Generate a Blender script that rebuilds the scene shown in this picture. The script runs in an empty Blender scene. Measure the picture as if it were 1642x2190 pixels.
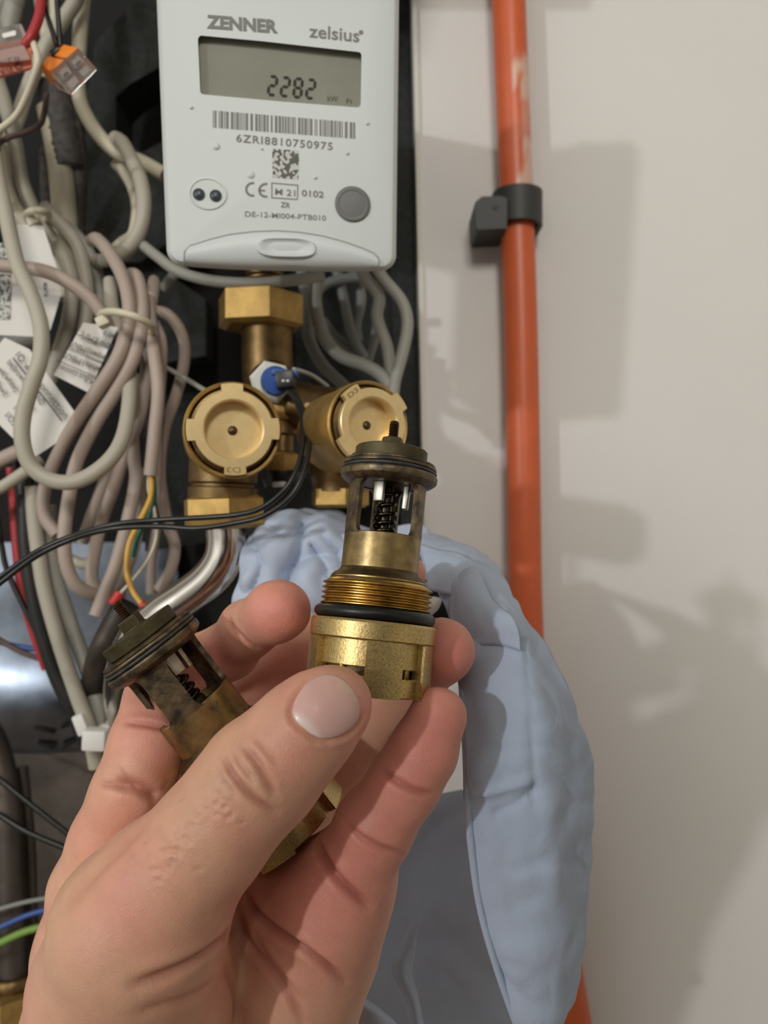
import bpy, bmesh, math, random
import numpy as np
from mathutils import Vector, Matrix, noise as mnoise
from mathutils.bvhtree import BVHTree
from mathutils.geometry import tessellate_polygon

random.seed(7)
SC = bpy.context.scene
COL = SC.collection

# ------------------------------------------------------------------ camera
F, CX, CY, ZC = 1700.0, 821.0, 1095.0, 1.40          # focal length in pixels, image centre, camera height (m)
cam_d = bpy.data.cameras.new('camera')
cam = bpy.data.objects.new('camera', cam_d)
COL.objects.link(cam)
cam.location = (0, 0, ZC)
cam.rotation_euler = (math.pi / 2, 0, 0)
cam_d.sensor_fit = 'VERTICAL'
cam_d.sensor_height = 32.0
cam_d.lens = F / 2190.0 * 32.0
cam_d.clip_start = 0.01
cam_d.dof.use_dof = True
cam_d.dof.focus_distance = 0.197
cam_d.dof.aperture_fstop = 13.5
SC.camera = cam

# ------------------------------------------------------------------ light
W = bpy.data.worlds.new('world')
SC.world = W
W.use_nodes = True
W.node_tree.nodes['Background'].inputs[0].default_value = (1.0, 0.93, 0.85, 1)
W.node_tree.nodes['Background'].inputs[1].default_value = 0.05

def lamp(name, kind, loc, energy, color, size, aim=None):
    d = bpy.data.lights.new(name, kind)
    d.energy = energy
    d.color = color
    if kind == 'AREA':
        d.shape = 'DISK'
        d.size = size
    else:
        d.shadow_soft_size = size
    o = bpy.data.objects.new(name, d)
    COL.objects.link(o)
    o.location = loc
    if aim is not None:
        o.rotation_euler = (Vector(aim) - Vector(loc)).to_track_quat('-Z', 'Y').to_euler()
    return o

lamp('room_lamp', 'POINT', (-1.52, -1.55, ZC + 0.50), 54.0, (.94, .98, 1.0), 0.042)
lamp('ceiling_lamp', 'AREA', (0.14, -1.6, 2.32), 24.0, (1.0, 0.955, 0.885), 0.55, (0.14, -1.0, 1.2))

SC.view_settings.view_transform = 'Standard'
SC.view_settings.look = 'None'
SC.view_settings.gamma = 1.0
SC.view_settings.use_curve_mapping = False
SC.view_settings.exposure = 0.0

# ------------------------------------------------------------------ helpers
def P(px, py, d):
    """photo pixel + distance in mm -> point in the room (m)"""
    return Vector(((px - CX) / F * d * .001, d * .001, ZC + (CY - py) / F * d * .001))

def lin(c):
    c = c / 255.0
    return c / 12.92 if c <= 0.04045 else ((c + 0.055) / 1.055) ** 2.4

def rgb(r, g, b):
    return (lin(r), lin(g), lin(b), 1.0)

MATS = {}
def mat(name, col, rough=.5, metal=0.0, var=0.0, scale=200., bump=0.0, bscale=900., col2=None, coat=0., sss=0.,
        trans=0., attr=None, detail=4., vor=False, emis=None, bdist=.0003, ramp=(.35, .65), spec=None):
    m = bpy.data.materials.new(name)
    m.use_nodes = True
    nt = m.node_tree
    b = nt.nodes['Principled BSDF']
    b.inputs['Base Color'].default_value = col
    b.inputs['Roughness'].default_value = rough
    b.inputs['Metallic'].default_value = metal
    b.inputs['Coat Weight'].default_value = coat
    if spec is not None:
        b.inputs['Specular IOR Level'].default_value = spec
    if sss:
        b.inputs['Subsurface Weight'].default_value = sss
        b.inputs['Subsurface Radius'].default_value = (1.0, .35, .2)
        b.inputs['Subsurface Scale'].default_value = .003
    if trans:
        b.inputs['Transmission Weight'].default_value = trans
        b.inputs['IOR'].default_value = 1.45
    if emis:
        b.inputs['Emission Color'].default_value = col
        b.inputs['Emission Strength'].default_value = emis
    tc = nt.nodes.new('ShaderNodeTexCoord')
    src = None
    if attr:
        a = nt.nodes.new('ShaderNodeAttribute')
        a.attribute_name = attr
        src = a.outputs['Color']
        nt.links.new(src, b.inputs['Base Color'])
    if col2 is not None or var:
        n = nt.nodes.new('ShaderNodeTexNoise')
        n.inputs['Scale'].default_value = scale
        n.inputs['Detail'].default_value = detail
        n.inputs['Roughness'].default_value = .62
        nt.links.new(tc.outputs['Object'], n.inputs['Vector'])
        r = nt.nodes.new('ShaderNodeValToRGB')
        r.color_ramp.elements[0].position = ramp[0]
        r.color_ramp.elements[1].position = ramp[1]
        if col2 is not None:
            r.color_ramp.elements[0].color = col
            r.color_ramp.elements[1].color = col2
            nt.links.new(n.outputs['Fac'], r.inputs['Fac'])
            nt.links.new(r.outputs['Color'], b.inputs['Base Color'])
        else:
            r.color_ramp.elements[0].color = (1 - var,) * 3 + (1,)
            r.color_ramp.elements[1].color = (1 + var * .4,) * 3 + (1,)
            nt.links.new(n.outputs['Fac'], r.inputs['Fac'])
            mx = nt.nodes.new('ShaderNodeMix')
            mx.data_type = 'RGBA'
            mx.blend_type = 'MULTIPLY'
            mx.inputs[0].default_value = 1.0
            if src is not None:
                nt.links.new(src, mx.inputs[6])
            else:
                mx.inputs[6].default_value = col
            nt.links.new(r.outputs['Color'], mx.inputs[7])
            nt.links.new(mx.outputs[2], b.inputs['Base Color'])
    if bump:
        if vor:
            n2 = nt.nodes.new('ShaderNodeTexVoronoi')
            n2.inputs['Scale'].default_value = bscale
            o2 = n2.outputs['Distance']
        else:
            n2 = nt.nodes.new('ShaderNodeTexNoise')
            n2.inputs['Scale'].default_value = bscale
            n2.inputs['Detail'].default_value = 3.
            o2 = n2.outputs['Fac']
        nt.links.new(tc.outputs['Object'], n2.inputs['Vector'])
        bp = nt.nodes.new('ShaderNodeBump')
        bp.inputs['Strength'].default_value = bump
        bp.inputs['Distance'].default_value = bdist
        nt.links.new(o2, bp.inputs['Height'])
        nt.links.new(bp.outputs['Normal'], b.inputs['Normal'])
    MATS[name] = m
    return m

mat('wall_paint', rgb(214, 211, 207), .75, var=.03, scale=6., bump=.12, bscale=500.)
mat('wall_edge', rgb(205, 202, 192), .7)
mat('room_paint', rgb(200, 197, 190), .8)
mat('room_floor', rgb(120, 100, 82), .6)
mat('epp', rgb(34, 36, 34), .85, var=.5, scale=260., bump=.6, bscale=420., vor=True, bdist=.0006)
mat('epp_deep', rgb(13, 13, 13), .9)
mat('steel', rgb(132, 140, 154), .3, 1.0, var=.4, scale=25., bump=.1, bscale=60., bdist=.001)
mat('steel_dark', rgb(92, 84, 78), .5, .8, var=.4, scale=30.)
mat('chrome', rgb(196, 190, 184), .16, 1.0)
mat('meter_white', rgb(196, 201, 199), .5)
mat('meter_flap', rgb(194, 199, 199), .46)
mat('print', rgb(112, 113, 110), .6)
mat('print_light', rgb(150, 151, 147), .6)
mat('matrix', rgb(88, 88, 84), .7, col2=rgb(190, 190, 184), scale=900., ramp=(.47, .5), detail=0.)
mat('lcd', rgb(124, 124, 110), .5, spec=.3, var=.1, scale=30.)
mat('lcd_seg', rgb(62, 62, 56), .9, spec=.1)
mat('lcd_faint', rgb(92, 92, 82), .9, spec=.1)
mat('button', rgb(103, 104, 102), .6)
mat('eye', rgb(52, 60, 64), .35)
mat('eye_ring', rgb(178, 184, 184), .4)
mat('brass', rgb(184, 150, 90), .5, .85, var=.22, scale=160., bump=.1, bscale=900.)
mat('brass_bright', rgb(238, 210, 154), .34, .6, var=.06, scale=300.)
mat('brass_dull', rgb(128, 104, 70), .46, 1.0, var=.35, scale=120., bump=.15, bscale=700.)
mat('brass_cast', rgb(212, 186, 128), .4, .9, col2=rgb(146, 118, 66), scale=2200., bump=.35, bscale=1500., bdist=.0002, ramp=(.42, .8))
mat('brass_thread', rgb(172, 138, 72), .32, 1.0, col2=rgb(212, 178, 104), scale=260.)
mat('patina', rgb(66, 60, 53), .44, .75, col2=rgb(146, 126, 94), scale=230., bump=.3, bscale=900., ramp=(.38, .72))
mat('patina_sleeve', rgb(112, 98, 74), .36, .9, col2=rgb(184, 156, 102), scale=120., bump=.12, bscale=600., ramp=(.36, .66))
mat('patina_dark', rgb(62, 52, 38), .45, .85, col2=rgb(104, 86, 56), scale=180., bump=.25, bscale=900.)
mat('patina_olive', rgb(92, 84, 58), .55, .7, col2=rgb(70, 62, 42), scale=200., bump=.2, bscale=1200.)
mat('thread_dark', rgb(78, 58, 38), .4, .9)
mat('spring', rgb(70, 62, 52), .28, 1.0)
mat('fin', rgb(190, 184, 170), .38, .8, var=.15, scale=400.)
mat('rubber', rgb(20, 19, 19), .38, var=.3, scale=500.)
mat('rubber_grey', rgb(62, 62, 62), .5, var=.5, scale=260., bump=.3, bscale=900.)
mat('cable_grey', rgb(172, 166, 151), .5, var=.04, scale=40.)
mat('cable_pale', rgb(196, 188, 166), .5, var=.05, scale=40.)
mat('cable_mauve', rgb(168, 152, 141), .52, var=.05, scale=40.)
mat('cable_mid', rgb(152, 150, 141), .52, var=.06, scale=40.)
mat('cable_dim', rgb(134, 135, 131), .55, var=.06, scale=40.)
mat('sleeve', rgb(74, 69, 66), .75, var=.5, scale=260., bump=.5, bscale=1100.)
mat('wire_black', rgb(26, 25, 24), .32)
mat('wire_red', rgb(168, 44, 50), .42)
mat('wire_white', rgb(206, 198, 178), .45)
mat('wire_brown', rgb(84, 66, 60), .5)
mat('wire_yellow', rgb(206, 160, 62), .45)
mat('wire_green', rgb(34, 100, 84), .45)
mat('wire_blue', rgb(54, 84, 150), .45)
mat('wire_navy', rgb(38, 48, 98), .45)
mat('wire_lime', rgb(118, 150, 66), .45)
mat('ferrule', rgb(196, 44, 44), .45)
mat('tie', rgb(202, 194, 170), .45)
mat('clip_white', rgb(222, 220, 214), .5)
mat('clear', rgb(236, 232, 228), .06, trans=.93, coat=.3)
mat('clear_pink', rgb(214, 186, 178), .16, trans=.6)
mat('orange_plastic', rgb(232, 132, 44), .4)
mat('orange_red', rgb(214, 112, 78), .4, trans=.15)
mat('contact', rgb(176, 164, 156), .35, .5)
mat('paper', rgb(216, 212, 206), .75, bump=.08, bscale=500.)
mat('ink', rgb(52, 50, 50), .7)
mat('sensor_white', rgb(206, 206, 198), .5)
mat('sensor_blue', rgb(40, 78, 150), .45)
mat('plug_black', rgb(20, 20, 22), .4)
mat('conduit', rgb(206, 98, 54), .42, attr='Col', var=.05, scale=90.)
mat('clamp', rgb(52, 53, 50), .55)
mat('screw', rgb(196, 196, 190), .35, .5)
mat('screw_dark', rgb(60, 60, 58), .5)
mat('towel', rgb(188, 200, 221), .85, var=.05, scale=60., bump=.45, bscale=1100., bdist=.0003)
mat('skin', rgb(200, 144, 120), .47, attr='Col', sss=.3, var=.07, scale=160., bump=.5, bscale=2200., bdist=.0003)
mat('nail', rgb(205, 160, 148), .3, attr='Col', sss=.15, coat=.15)

def tag(o, label=None, cat=None, group=None, kind=None):
    if label: o['label'] = label
    if cat: o['category'] = cat
    if group: o['group'] = group
    if kind: o['kind'] = kind
    return o

def mesh(name, verts, faces, m, parent=None, smooth=True, local=False, sharp=None):
    """verts in metres; world coordinates unless local (then in the parent's frame)"""
    me = bpy.data.meshes.new(name)
    verts = [Vector(v) for v in verts]
    off = Vector((0, 0, 0))
    if parent is None and len(verts):
        off = sum(verts, Vector()) / len(verts)
        off.z = min(v.z for v in verts)
    me.from_pydata([tuple(v - off) for v in verts], [], [tuple(f) for f in faces])
    me.update()
    bm = bmesh.new()
    bm.from_mesh(me)
    bmesh.ops.recalc_face_normals(bm, faces=bm.faces[:])
    bm.to_mesh(me)
    bm.free()
    if smooth:
        me.polygons.foreach_set('use_smooth', [True] * len(me.polygons))
        if sharp is not None:
            me.set_sharp_from_angle(angle=math.radians(sharp))
    me.materials.append(MATS[m] if isinstance(m, str) else m)
    o = bpy.data.objects.new(name, me)
    COL.objects.link(o)
    o.location = off
    if parent is not None:
        o.parent = parent
        if not local:
            q = parent
            inv = Matrix()
            chain = []
            while q is not None:
                chain.append(q)
                q = q.parent
            mw = Matrix()
            for q in reversed(chain):
                mw = mw @ q.matrix_parent_inverse @ q.matrix_basis
            o.matrix_parent_inverse = mw.inverted()
    return o

def empty(name, loc, label=None, cat=None, group=None, kind=None, rot=None):
    o = bpy.data.objects.new(name, None)
    COL.objects.link(o)
    o.empty_display_size = .01
    o.location = loc
    if rot is not None:
        o.rotation_mode = 'QUATERNION'
        o.rotation_quaternion = rot.to_quaternion()
    return tag(o, label, cat, group, kind)

def crom(pts, n):
    """Catmull-Rom through points (tuples of any length), n steps a span"""
    pts = np.array(pts, float)
    if len(pts) == 2:
        t = np.linspace(0, 1, n + 1)[:, None]
        return pts[0] * (1 - t) + pts[1] * t
    a = np.vstack([2 * pts[0] - pts[1], pts, 2 * pts[-1] - pts[-2]])
    out = []
    for i in range(1, len(a) - 2):
        for k in range(n):
            t = k / n
            p0, p1, p2, p3 = a[i - 1], a[i], a[i + 1], a[i + 2]
            out.append(.5 * (2 * p1 + (p2 - p0) * t + (2 * p0 - 5 * p1 + 4 * p2 - p3) * t * t + (3 * p1 - p0 - 3 * p2 + p3) * t ** 3))
    out.append(a[-2])
    return np.array(out)

def sweep(path, rad, sides=12, closed=False, flat=1.0):
    """tube along a list of Vectors; rad number or list (m)"""
    n = len(path)
    path = [Vector(p) for p in path]
    if not hasattr(rad, '__len__'):
        rad = [rad] * n
    V, Fc = [], []
    t0 = (path[1] - path[0]).normalized()
    up = Vector((0, 1, 0)) if abs(t0.y) < .9 else Vector((1, 0, 0))
    nrm = (up - t0 * up.dot(t0)).normalized()
    for i in range(n):
        if closed:
            t = (path[(i + 1) % n] - path[i - 1]).normalized()
        else:
            t = (path[min(i + 1, n - 1)] - path[max(i - 1, 0)]).normalized()
        nrm = (nrm - t * nrm.dot(t))
        nrm = nrm.normalized() if nrm.length > 1e-9 else t.orthogonal().normalized()
        bn = t.cross(nrm)
        for s in range(sides):
            a = 2 * math.pi * s / sides
            V.append(path[i] + nrm * (math.cos(a) * rad[i] * flat) + bn * (math.sin(a) * rad[i]))
    m = n if closed else n - 1
    for i in range(m):
        j = (i + 1) % n
        for s in range(sides):
            s2 = (s + 1) % sides
            Fc.append((i * sides + s, i * sides + s2, j * sides + s2, j * sides + s))
    if not closed:
        Fc.append(tuple(range(sides))[::-1])
        Fc.append(tuple((n - 1) * sides + s for s in range(sides)))
    return V, Fc

def lathe(prof, seg=48, closed=False, scale=.001, phase=0., a0=0., a1=2 * math.pi):
    """profile [(r, z)] in mm revolved round z"""
    V, Fc = [], []
    full = abs(a1 - a0 - 2 * math.pi) < 1e-6
    ns = seg if full else seg + 1
    for r, z in prof:
        for s in range(ns):
            a = a0 + (a1 - a0) * s / seg + phase
            V.append((r * math.cos(a) * scale, r * math.sin(a) * scale, z * scale))
    m = len(prof)
    rng = range(m) if closed else range(m - 1)
    for i in rng:
        j = (i + 1) % m
        for s in range(seg):
            s2 = (s + 1) % ns
            Fc.append((i * ns + s, i * ns + s2, j * ns + s2, j * ns + s))
    if not closed and full:
        if prof[0][0] > 1e-6: Fc.append(tuple(range(ns))[::-1])
        if prof[-1][0] > 1e-6: Fc.append(tuple((m - 1) * ns + s for s in range(ns)))
    if closed and not full:
        Fc.append(tuple(i * ns for i in range(m)))
        Fc.append(tuple(i * ns + seg for i in range(m))[::-1])
    return V, Fc

def xf(V, M):
    return [M @ Vector(v) for v in V]

def axis_frame(a, b, ref=Vector((0, -1, 0))):
    """matrix with origin a, z axis to b, x axis near ref x z"""
    a, b = Vector(a), Vector(b)
    z = (b - a).normalized()
    y = (ref - z * ref.dot(z)).normalized()     # local y faces the viewer
    y = -y
    x = y.cross(z)
    return Matrix(((x.x, y.x, z.x, a.x), (x.y, y.y, z.y, a.y), (x.z, y.z, z.z, a.z), (0, 0, 0, 1)))

def cyl(a, b, prof, seg=40):
    """lathe along a->b, prof in mm from a"""
    V, Fc = lathe(prof, seg)
    return xf(V, axis_frame(a, b)), Fc

def hexnut(a, b, r, phase=0., sides=6, hole=0.0):
    """chamfered hexagon along a->b; r across corners, mm"""
    L = (Vector(b) - Vector(a)).length * 1000
    c = min(L * .14, 1.4)
    prof = [(r * .84, 0), (r, c), (r, L - c), (r * .84, L)]
    V, Fc = lathe(prof, sides, phase=phase)
    return xf(V, axis_frame(a, b)), Fc

def prism(poly, depth_dir):
    """poly: list of Vectors (front), extruded by vector depth_dir"""
    n = len(poly)
    tri = tessellate_polygon([[Vector(p) for p in poly]])
    V = [Vector(p) for p in poly] + [Vector(p) + depth_dir for p in poly]
    Fc = [tuple(t) for t in tri] + [tuple(i + n for i in t[::-1]) for t in tri]
    for i in range(n):
        j = (i + 1) % n
        Fc.append((i, j, j + n, i + n))
    return V, Fc

def rbox(sx, sy, sz, bev=.0005, segs=2):
    """bevelled box centred on the origin (m)"""
    bm = bmesh.new()
    bmesh.ops.create_cube(bm, size=1.0)
    bmesh.ops.scale(bm, vec=(sx, sy, sz), verts=bm.verts[:])
    if bev:
        bmesh.ops.bevel(bm, geom=bm.edges[:], offset=bev, segments=segs, profile=.5, affect='EDGES')
    bm.verts.ensure_lookup_table()
    V = [v.co.copy() for v in bm.verts]
    Fc = [tuple(v.index for v in f.verts) for f in bm.faces]
    bm.free()
    return V, Fc

def obox(name, c, ex, ey, ez, size, m, parent=None, bev=.0005, **k):
    """oriented box: centre, three unit axes, size (m)"""
    V, Fc = rbox(*size, bev=bev)
    ex, ey, ez, c = Vector(ex), Vector(ey), Vector(ez), Vector(c)
    return mesh(name, [c + ex * v.x + ey * v.y + ez * v.z for v in V], Fc, m, parent, sharp=40, **k)

_font_cache = {}
def glyphs(text, bold=0.0, space=1.0):
    key = (text, bold, space)
    if key not in _font_cache:
        cu = bpy.data.curves.new('lettering', 'FONT')
        cu.body = text
        cu.offset = bold
        cu.space_character = space
        cu.resolution_u = 3
        o = bpy.data.objects.new('lettering', cu)
        COL.objects.link(o)
        bpy.context.view_layer.update()
        me = bpy.data.meshes.new_from_object(o.evaluated_get(bpy.context.evaluated_depsgraph_get()))
        V = [v.co.copy() for v in me.vertices]
        Fc = [tuple(p.vertices) for p in me.polygons]
        bpy.data.objects.remove(o)
        bpy.data.curves.remove(cu)
        bpy.data.meshes.remove(me)
        _font_cache[key] = (V, Fc)
    return _font_cache[key]

def lettering(text, p0, p1, m, parent, height=None, bold=0.0, lift=None, name='lettering', space=1.0, normal=None):
    """text whose baseline runs from p0 to p1 (points); cap height in m"""
    V, Fc = glyphs(text, bold, space)
    p0, p1 = Vector(p0), Vector(p1)
    x0, x1 = min(v.x for v in V), max(v.x for v in V)
    e = p1 - p0
    L = e.length
    e.normalize()
    n = Vector(normal) if normal is not None else Vector((0, -1, 0))
    n = (n - e * n.dot(e)).normalized()
    up = n.cross(e)
    sx = L / (x1 - x0)
    sy = sx if height is None else height / .69
    V2 = [p0 + e * ((v.x - x0) * sx) + up * (v.y * sy) + n * .00012 for v in V]
    nv = len(V2)
    return mesh(name, V2, Fc, m, parent, smooth=False)
# ------------------------------------------------------------------ the room
def slab(name, pts, dvec, m):
    V, Fc = prism([Vector(p) for p in pts], Vector(dvec))
    return tag(mesh(name, V, Fc, m, smooth=False), kind='structure')

WD = 420.0
e0, e1 = P(880, -260, WD), P(932, 2050, WD)
# right wall with the slightly leaning edge of the cabinet opening
k = (e1.x - e0.x) / (e1.z - e0.z)
def edge_x(z): return e0.x + k * (z - e0.z)
ZT, ZB, XL = 2.0, .85, -.42
slab('wall_back', [(edge_x(ZB), .42, ZB), (1.7, .42, ZB), (1.7, .42, ZT), (edge_x(ZT), .42, ZT)], (0, .05, 0), 'wall_paint')
slab('wall_back_side', [(-2.3, .42, 0), (XL, .42, 0), (XL, .42, 2.6), (-2.3, .42, 2.6)], (0, .05, 0), 'room_paint')
slab('wall_back_upper', [(XL, .42, ZT), (1.7, .42, ZT), (1.7, .42, 2.6), (XL, .42, 2.6)], (0, .05, 0), 'room_paint')
slab('wall_back_lower', [(XL, .42, 0), (1.7, .42, 0), (1.7, .42, ZB), (XL, .42, ZB)], (0, .05, 0), 'room_paint')
slab('wall_left', [(-2.3, -2.3, 0), (-2.3, .42, 0), (-2.3, .42, 2.6), (-2.3, -2.3, 2.6)], (-.05, 0, 0), 'room_paint')
slab('wall_right', [(1.7, -2.3, 0), (1.7, .42, 0), (1.7, .42, 2.6), (1.7, -2.3, 2.6)], (.05, 0, 0), 'room_paint')
slab('wall_front', [(-2.3, -2.3, 0), (1.7, -2.3, 0), (1.7, -2.3, 2.6), (-2.3, -2.3, 2.6)], (0, -.05, 0), 'room_paint')
slab('floor', [(-2.3, -2.3, 0), (1.7, -2.3, 0), (1.7, .47, 0), (-2.3, .47, 0)], (0, 0, -.05), 'room_floor')
slab('ceiling', [(-2.3, -2.3, 2.6), (1.7, -2.3, 2.6), (1.7, .47, 2.6), (-2.3, .47, 2.6)], (0, 0, .05), 'room_paint')
# thin metal rim of the opening
a0, a1 = Vector((edge_x(ZB), .4185, ZB)), Vector((edge_x(ZT), .4185, ZT))
V = []
for z in (ZB, ZT):
    x = edge_x(z)
    V += [(x - .0012, .418, z), (x + .0012, .418, z), (x + .0012, .475, z), (x - .0012, .475, z)]
Fc = [(0, 1, 5, 4), (1, 2, 6, 5), (2, 3, 7, 6), (3, 0, 4, 7), (0, 3, 2, 1), (4, 5, 6, 7)]
tag(mesh('trim_1', V, Fc, 'wall_edge', smooth=False), kind='structure')

# ------------------------------------------------------------------ black foam shell inside the cabinet
shell = empty('foam_shell', (-.2, .50, .9), 'black moulded foam insulation lining the cabinet behind the meter', 'insulation')
V, Fc = rbox(.48, .02, 1.1, .002)
mesh('back_panel', [(v.x - .205, v.y + .497, v.z + 1.42) for v in V], Fc, 'epp_deep', shell, smooth=False)
def epp(poly, d, th=.03):
    V, Fc = prism([P(x, y, d) for x, y in poly], Vector((0, th, 0)))
    return mesh('raised_block', V, Fc, 'epp', shell, smooth=False)
epp([(285, 8), (360, -60), (430, -60), (430, 110), (338, 145), (277, 180), (247, 207), (247, 290), (305, 326), (360, 296), (430, 300),
     (430, 470), (300, 560), (180, 560), (180, 225), (205, 88)], 436)
epp([(845, -80), (880, -80), (907, 1180), (860, 1180), (835, 600)], 438)
epp([(150, 560), (320, 560), (440, 640), (440, 760), (330, 780), (150, 800)], 448, .02)
epp([(620, 560), (860, 560), (870, 900), (640, 880)], 446, .02)
epp([(310, 860), (700, 860), (700, 1120), (310, 1180)], 442, .02)

# ------------------------------------------------------------------ steel parts low on the left
st = empty('steel_back_plate', P(60, 2200, 470), 'blue-grey reflective sheet steel plate low inside the cabinet', 'steel plate')
V, Fc = [], []
for y, d in crom([(1160, 474), (1240, 467), (1330, 456), (1420, 446), (1490, 442), (1540, 443), (1580, 448), (1620, 458), (1640, 466)], 4):
    V += [P(-220, y, d + 6), P(-60, y, d + 1), P(80, y, d), P(220, y, d + 2), P(380, y, d + 8)]
for i in range(len(V) // 5 - 1):
    for j in range(4): Fc.append((i * 5 + j, i * 5 + j + 1, i * 5 + j + 6, i * 5 + j + 5))
mesh('curved_shell', V, Fc, 'steel', st)
V, Fc = prism([P(-200, 1600, 456), P(330, 1600, 456), P(330, 2400, 448), P(-200, 2400, 448)], Vector((0, .004, 0)))
mesh('lower_plate', V, Fc, 'steel_dark', st, smooth=False)
for (x0, y0, x1, y1) in [(74, 1556, 118, 1566), (132, 1556, 158, 1542), (80, 1590, 118, 1598), (134, 1598, 166, 1580)]:
    V, Fc = sweep([P(x0, y0, 443 + max(0, y0 - 1550) * .14), P(x1, y1, 443 + max(0, y1 - 1550) * .14)], .0011, 10)
    mesh('slot', V, Fc, 'epp_deep', st)

def pipe(name, pts, r_mm, m, label, cat, n=10, sides=24, parent=None, group=None):
    path = crom([tuple(P(*p)) for p in pts], n)
    V, Fc = sweep([Vector(p) for p in path], r_mm * .001, sides)
    o = mesh(name, V, Fc, m, parent, sharp=50)
    if parent is None: tag(o, label, cat, group)
    return o

fl = empty('flexible_pipe', P(30, 2190, 380), 'grey steel pipe running down into a brass nut, lower left corner', 'pipe')
pipe('tube', [(-70, 1500, 400), (-15, 1590, 398), (14, 1720, 394), (22, 1900, 388), (30, 2110, 382)], 7.0, 'steel_dark', None, None, parent=fl)
V, Fc = hexnut(P(18, 2118, 378), P(18, 2300, 372), 15, .3)
mesh('union_nut', V, Fc, 'brass', fl, sharp=25)
V, Fc = cyl(P(30, 2085, 381), P(30, 2120, 380), [(8.6, 0), (9.4, 1), (9.4, 6), (8, 8)])
mesh('collar', V, Fc, 'brass_dull', fl, sharp=40)
pipe('thin_pipe', [(44, 1640, 408), (60, 1800, 404), (66, 1960, 402), (84, 2220, 400)], 3.6, 'steel_dark',
     'thin grey steel tube beside the lower left pipe', 'pipe')

# ------------------------------------------------------------------ orange conduit on the wall
cp = crom([(1082, -140, 407), (1092, 120, 407), (1103, 400, 407), (1113, 700, 407), (1119, 1000, 407), (1124, 1300, 407), (1138, 1560, 407),
           (1172, 1850, 407), (1215, 2110, 407), (1262, 2380, 407)], 14)
V, Fc = sweep([P(*p) for p in cp], .0086, 28)
con = mesh('orange_conduit', V, Fc, 'conduit', sharp=60)
tag(con, 'orange plastic conduit running down the white wall', 'conduit')
ca = con.data.color_attributes.new('Col', 'FLOAT_COLOR', 'POINT')
base, paint = rgb(204, 95, 52), rgb(214, 178, 160)
for i, v in enumerate(con.data.vertices):
    w = con.matrix_basis @ v.co
    py = CY - (w.z - ZC) * 1000 / w.y / 1000 * F * 1.0
    px = CX + w.x / w.y * F
    fx = (px - (1085 + (py) * .028)) / 36.0
    nz = mnoise.noise(Vector((w.x * 260, w.y * 260, w.z * 130)))
    s = 0.0
    if fx > .25 and 110 < py < 410 and w.y < .408:
        s = max(0, min(1, (nz + .22 + .5 * (fx - .45)) * 3.0)) * min(1, (py - 110) / 20, (410 - py) / 8)
        if 220 < py < 300: s *= .45
    ca.data[i].color = tuple(base[q] * (1 - s) + paint[q] * s for q in range(3)) + (1,)

cl = empty('conduit_clamp', P(1080, 490, 410), 'black plastic clamp with one pale screw holding the orange conduit', 'clamp')
V, Fc = prism([P(x, y, 393) for x, y in [(1016, 432), (1030, 420), (1072, 419), (1084, 424), (1084, 488), (1022, 491), (1018, 484)]], Vector((0, .027, 0)))
mesh('foot', V, Fc, 'clamp', cl, smooth=False)
sp = []
for s in range(0, 25):
    a = math.pi * (s / 24.0)
    sp.append((P(1106, 450, 407) + Vector((-math.cos(a) * .0105, -math.sin(a) * .0108, 0))))
sp = [sp[0] + Vector((0, .012, 0))] + sp + [sp[-1] + Vector((0, .012, 0))]
V, Fc = [], []
for i, p in enumerate(sp):
    c = P(1106, 450, 407)
    rd = Vector((p.x - c.x, p.y - c.y, 0)).normalized() * .0022
    if i in (0, len(sp) - 1): rd = Vector((rd.x, 0, 0)).normalized() * .0022
    top, bot = P(1106, 414, 407).z, P(1106, 486, 407).z
    V += [(p.x, p.y, top), (p.x + rd.x, p.y + rd.y, top), (p.x + rd.x, p.y + rd.y, bot), (p.x, p.y, bot)]
for i in range(len(sp) - 1):
    for q in range(4):
        Fc.append((i * 4 + q, i * 4 + (q + 1) % 4, i * 4 + 4 + (q + 1) % 4, i * 4 + 4 + q))
Fc += [(0, 1, 2, 3), tuple(len(V) - 4 + q for q in range(4))]
mesh('strap', V, Fc, 'clamp', cl, sharp=40)
c = P(1060, 441, 392.5)
V, Fc = cyl(c + Vector((0, .002, 0)), c, [(4.4, 0), (4.6, 1.0), (4.2, 1.7), (2.4, 2.0), (2.0, 1.2), (0, 1.2)], 24)
sw = mesh('screw', V, Fc, 'screw', cl, sharp=40)
for a in (.3, .3 + math.pi / 2):
    ex = Vector((math.cos(a), 0, math.sin(a)))
    obox('cross_slot', c + Vector((0, -.0001, 0)), ex, (0, 1, 0), Vector((-ex.z, 0, ex.x)), (.0034, .0006, .0009), 'screw_dark', sw, bev=0)
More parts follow.
